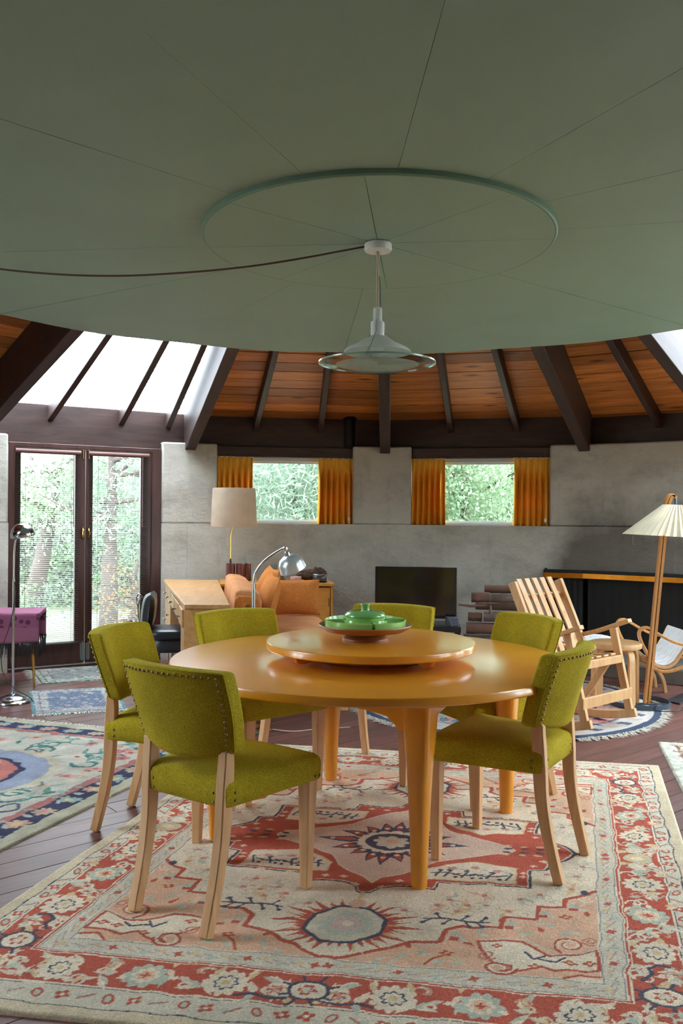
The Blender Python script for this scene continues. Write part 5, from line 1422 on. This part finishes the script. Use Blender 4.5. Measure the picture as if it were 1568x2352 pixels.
MB().lathe([(.012, 1.37), (.03, 1.33), (.032, 1.28), (.012, 1.245)], 16).build('bulb', WHITE, al, smooth=60, matrix=Ms)
MB().tube([(0, 0, 1.455), (0, 0, 1.37)], .009, 10).build('lamp_holder', plain('blue_grey_holder', (90, 110, 150), .4), al, matrix=TR(.192, 0, 0))
for j in range(3):
    a = R(120 * j + 30); MB().tube([(0, 0, 1.40), (.09 * math.cos(a), .09 * math.sin(a), 1.40)], .002, 5).build('shade_carrier', STEEL, al, matrix=Ms)
MB().tube([(.182, -.02, 1.25), (.182, -.02, .935)], .0016, 5).build('pull_chain', STEEL, al)
MB().tube([(-.125, -.06, 1.19), (-.124, -.06, 1.14), (-.118, -.06, 1.125)], .0008, 4).build('loose_thread', CREAMC, al)
MB().tube(catmull([(.02, -.02, .03), (.0, -.19, .045), (-.01, -.21, .01), (.12, -.22, .008), (.2, -.12, .008), (.26, -.22, .006), (.28, -.36, .005), (.36, -.42, .005), (.55, -.40, .005)], 5), .003, 6).build('flex', DARKC, al)

# webbed chaise longue
cl = tag(empty('webbed_lounge_chair', (2.4, 6.63, 0)), 'bentwood lounge chair woven with white webbing in front of the hearth', 'chair')
prof = catmull([(1.70, 0, .365), (1.80, 0, .382), (1.995, 0, .390), (2.157, 0, .362), (2.286, 0, .272), (2.384, 0, .224), (2.47, 0, .252), (2.55, 0, .37), (2.60, 0, .47)], 8)
prof = [Vector((p.x - 2.4, 0, p.z)) for p in prof]
YN, YF = -.225, .225
for y in (YN, YF):
    MB().ribbon([p + Vector((0, y, -.012)) for p in prof], .028, .022, (0, 1, 0)).build('seat_rail', BIRCH, cl, bevel=.004, seg=2, smooth=50)
    ap_ = [(2.70, .43), (2.62, .385), (2.537, .385), (2.463, .403), (2.382, .442), (2.317, .48), (2.268, .508), (2.222, .503), (2.202, .463), (2.221, .398), (2.254, .334), (2.28, .27), (2.310, .215), (2.368, .188), (2.448, .192), (2.538, .223), (2.64, .24), (2.74, .20), (2.80, .17), (2.84, 0.13 if y > 0 else .10)] + ([] if y > 0 else [(2.86, .05), (2.865, 0.012)])
    yy = y + (-.03 if y < 0 else .03)
    MB().ribbon(catmull([(x - 2.4, yy, z) for x, z in ap_], 6), .034, .02, (0, 1, 0)).build('bent_arm', HONEY, cl, bevel=.004, seg=2, smooth=50)
    MB().ribbon(catmull([(-.06, y * .45, .20), (.0, y * .45, .16), (.04, y * .45, .09), (.055, y * .45, 0)], 5), .04, .024, (0, 1, 0)).build('leg', BIRCH, cl, bevel=.004, seg=2, smooth=50)
MB().box(-.09, -.05, -.24, .24, .185, .21).build('cross_rail', BIRCH, cl, bevel=.004)
MB().box(.36, .40, -.24, .24, .20, .235).build('cross_rail', BIRCH, cl, bevel=.004)
cum = [0]
for a, b in zip(prof[:-1], prof[1:]): cum.append(cum[-1] + (b - a).length)
def at(s):
    s = max(0, min(cum[-1] - 1e-6, s)); i = next(k for k in range(len(cum) - 1) if cum[k + 1] > s); t = (s - cum[i]) / (cum[i + 1] - cum[i])
    p = prof[i].lerp(prof[i + 1], t); d = (prof[i + 1] - prof[i]).normalized(); return p, d, Vector((-d.z, 0, d.x))
NX = int(cum[-1] / .056); NW = 8; sw = (YF - YN) / NW
for i in range(NX):
    pts = []
    for k in range(NW * 3 + 1):
        y = YN + (YF - YN) * k / (NW * 3); up = .0022 * math.cos(math.pi * ((k / 3 - .5) + i))
        p, d, nn = at((i + .5) * cum[-1] / NX); pts.append(p + nn * (.005 + up) + Vector((0, y, 0)))
    MB().ribbon(pts, .051, .0022, at((i + .5) * cum[-1] / NX)[1]).build('cross_strap', WEB, cl)
for j in range(NW):
    pts = []
    for k in range(NX * 3 + 1):
        p, d, nn = at(cum[-1] * k / (NX * 3)); up = -.0022 * math.cos(math.pi * ((k / 3 - .5) + j)); pts.append(p + nn * (.005 + up) + Vector((0, YN + (j + .5) * sw, 0)))
    MB().ribbon(pts, sw * .92, .0022, (0, 1, 0)).build('long_strap', WEB, cl)

# ================================================================== TREES OUTSIDE
def tree(x, y, h, cr, lab, leafmat, n, trunk_r=.12, lean=(0, 0), size=.10, crown=(.35, 1.0), seed=0, long=1.0):
    rr = np.random.default_rng(seed); pr = random.Random(seed)
    t = tag(empty('tree', (x, y, -.26)), lab, 'tree', 'trees outside the windows')
    path = catmull([(lean[0] * k * h + pr.uniform(-.06, .06), lean[1] * k * h, k * h) for k in (0, .25, .5, .75, 1)], 4)
    MB().tube(path, [trunk_r * (1 - .8 * i / (len(path) - 1)) for i in range(len(path))], 10).build('trunk', TRUNK, t, smooth=60)
    tips = []
    for i in range(16):
        k = pr.uniform(*crown) * .95; p = path[int(k * (len(path) - 1))]; a = pr.uniform(0, 6.28); L = cr * pr.uniform(.5, 1.0)
        q = p + Vector((math.cos(a) * L * .55, math.sin(a) * L * .55, pr.uniform(-.05, .35) * L)); e = q + Vector((math.cos(a + pr.uniform(-.5, .5)) * L * .5, math.sin(a) * L * .5, pr.uniform(-.25, .25) * L))
        MB().tube(catmull([p, q, e], 4), [trunk_r * .28 * (1 - .85 * j / 8) for j in range(9)], 6).build('branch', TRUNK, t, smooth=60); tips += [p.lerp(q, .6), q, q.lerp(e, .5), e]
    T = np.array([tuple(p) for p in tips]); c = T[rr.integers(0, len(T), n)] + rr.normal(0, cr * .20, (n, 3))
    d = rr.normal(0, 1, (n, 3)); d[:, 2] -= .3; d /= np.linalg.norm(d, axis=1)[:, None]; s = np.cross(d, rr.normal(0, 1, (n, 3))); s /= np.linalg.norm(s, axis=1)[:, None]
    L = (size * rr.uniform(.6, 1.3, n))[:, None]; W = L * .28 / long
    v = np.stack([c, c + d * L * .5 + s * W, c + d * L, c + d * L * .5 - s * W], axis=1).reshape(-1, 3)
    me = bpy.data.meshes.new('foliage'); me.vertices.add(len(v)); me.vertices.foreach_set('co', v.astype(np.float32).ravel())
    me.loops.add(n * 4); me.loops.foreach_set('vertex_index', np.arange(n * 4, dtype=np.int32)); me.polygons.add(n); me.polygons.foreach_set('loop_start', np.arange(0, n * 4, 4, dtype=np.int32))
    me.update(calc_edges=True); me.materials.append(leafmat)
    o = bpy.data.objects.new('foliage', me); COL.objects.link(o); o.parent = t; o['kind'] = 'stuff'
    return t
TREES = [
 (-.75, 12.2, 5.2, 2.1, 'feathery pale pine filling the window beside the drum lamp', LEAFA, 34000, .06, (.02, 0), .13, (.1, .8), 1, 3.5),
 (.15, 14.4, 5.5, 2.6, 'broad pale pine standing further back behind the feathery pine', LEAFA, 26000, .10, (0, 0), .16, (.1, .9), 2, 3),
 (1.75, 12.6, 4.8, 2.0, 'small leaved oak filling the window over the television', LEAFB, 40000, .10, (.03, 0), .06, (.1, .8), 3, 1),
 (3.0, 15.0, 5.5, 2.6, 'taller leafy oak further back beside the small leaved oak', LEAFB, 30000, .15, (0, 0), .10, (.1, .9), 4, 1),
 (-2.95, 10.9, 2.75, 1.0, 'straight reddish trunked pine outside the glass door leaf beside the desk', LEAFA, 3500, .13, (.0, 0), .10, (.6, .95), 5, 3),
 (-4.15, 11.2, 2.5, 1.0, 'leaning dark trunked tree outside the glass door leaf by the bench', LEAFB, 4000, .15, (.26, 0), .06, (.6, .95), 6, 1),
 (-2.45, 10.2, 1.0, .5, 'low broken stump tree with autumn leaves outside the doors', LEAFC, 900, .08, (.05, 0), .04, (.2, .9), 7, 1),
 (-5.4, 15.0, 2.9, 2.0, 'wide green tree in the background seen through the glass doors', LEAFB, 24000, .14, (0, 0), .09, (.05, .9), 8, 1),
 (-3.6, 16.2, 3.0, 2.2, 'pale bushy pine in the background between the door trunks', LEAFA, 24000, .14, (0, 0), .14, (.05, .9), 9, 3),
 (-7.0, 13.6, 2.6, 1.8, 'pale leafy tree standing to the far side of the leaning tree', LEAFB, 12000, .12, (0, 0), .09, (.05, .9), 10, 1),
 (-4.5, 10.3, .9, .8, 'low green bush growing close outside the doors by the bench', LEAFB, 7000, .04, (0, 0), .05, (.05, .8), 11, 1),
 (8.6, 9.6, 2.8, 1.8, 'rounded leafy tree standing outside the right hand glass door', LEAFB, 9000, .12, (0, 0), .10, (.05, .9), 13, 1),
 (10.2, 6.6, 3.0, 2.0, 'bushy pale pine standing beyond the rounded leafy tree', LEAFA, 9000, .12, (0, 0), .14, (.05, .9), 14, 3),
 (-1.6, 17.5, 6.0, 2.8, 'tall hazy pine far behind the window beside the drum lamp', LEAFA, 14000, .16, (0, 0), .18, (.1, .9), 12, 3)]
for a in TREES: tree(*a[:4], a[4], a[5], a[6], a[7], a[8], a[9], a[10], a[11], a[12])
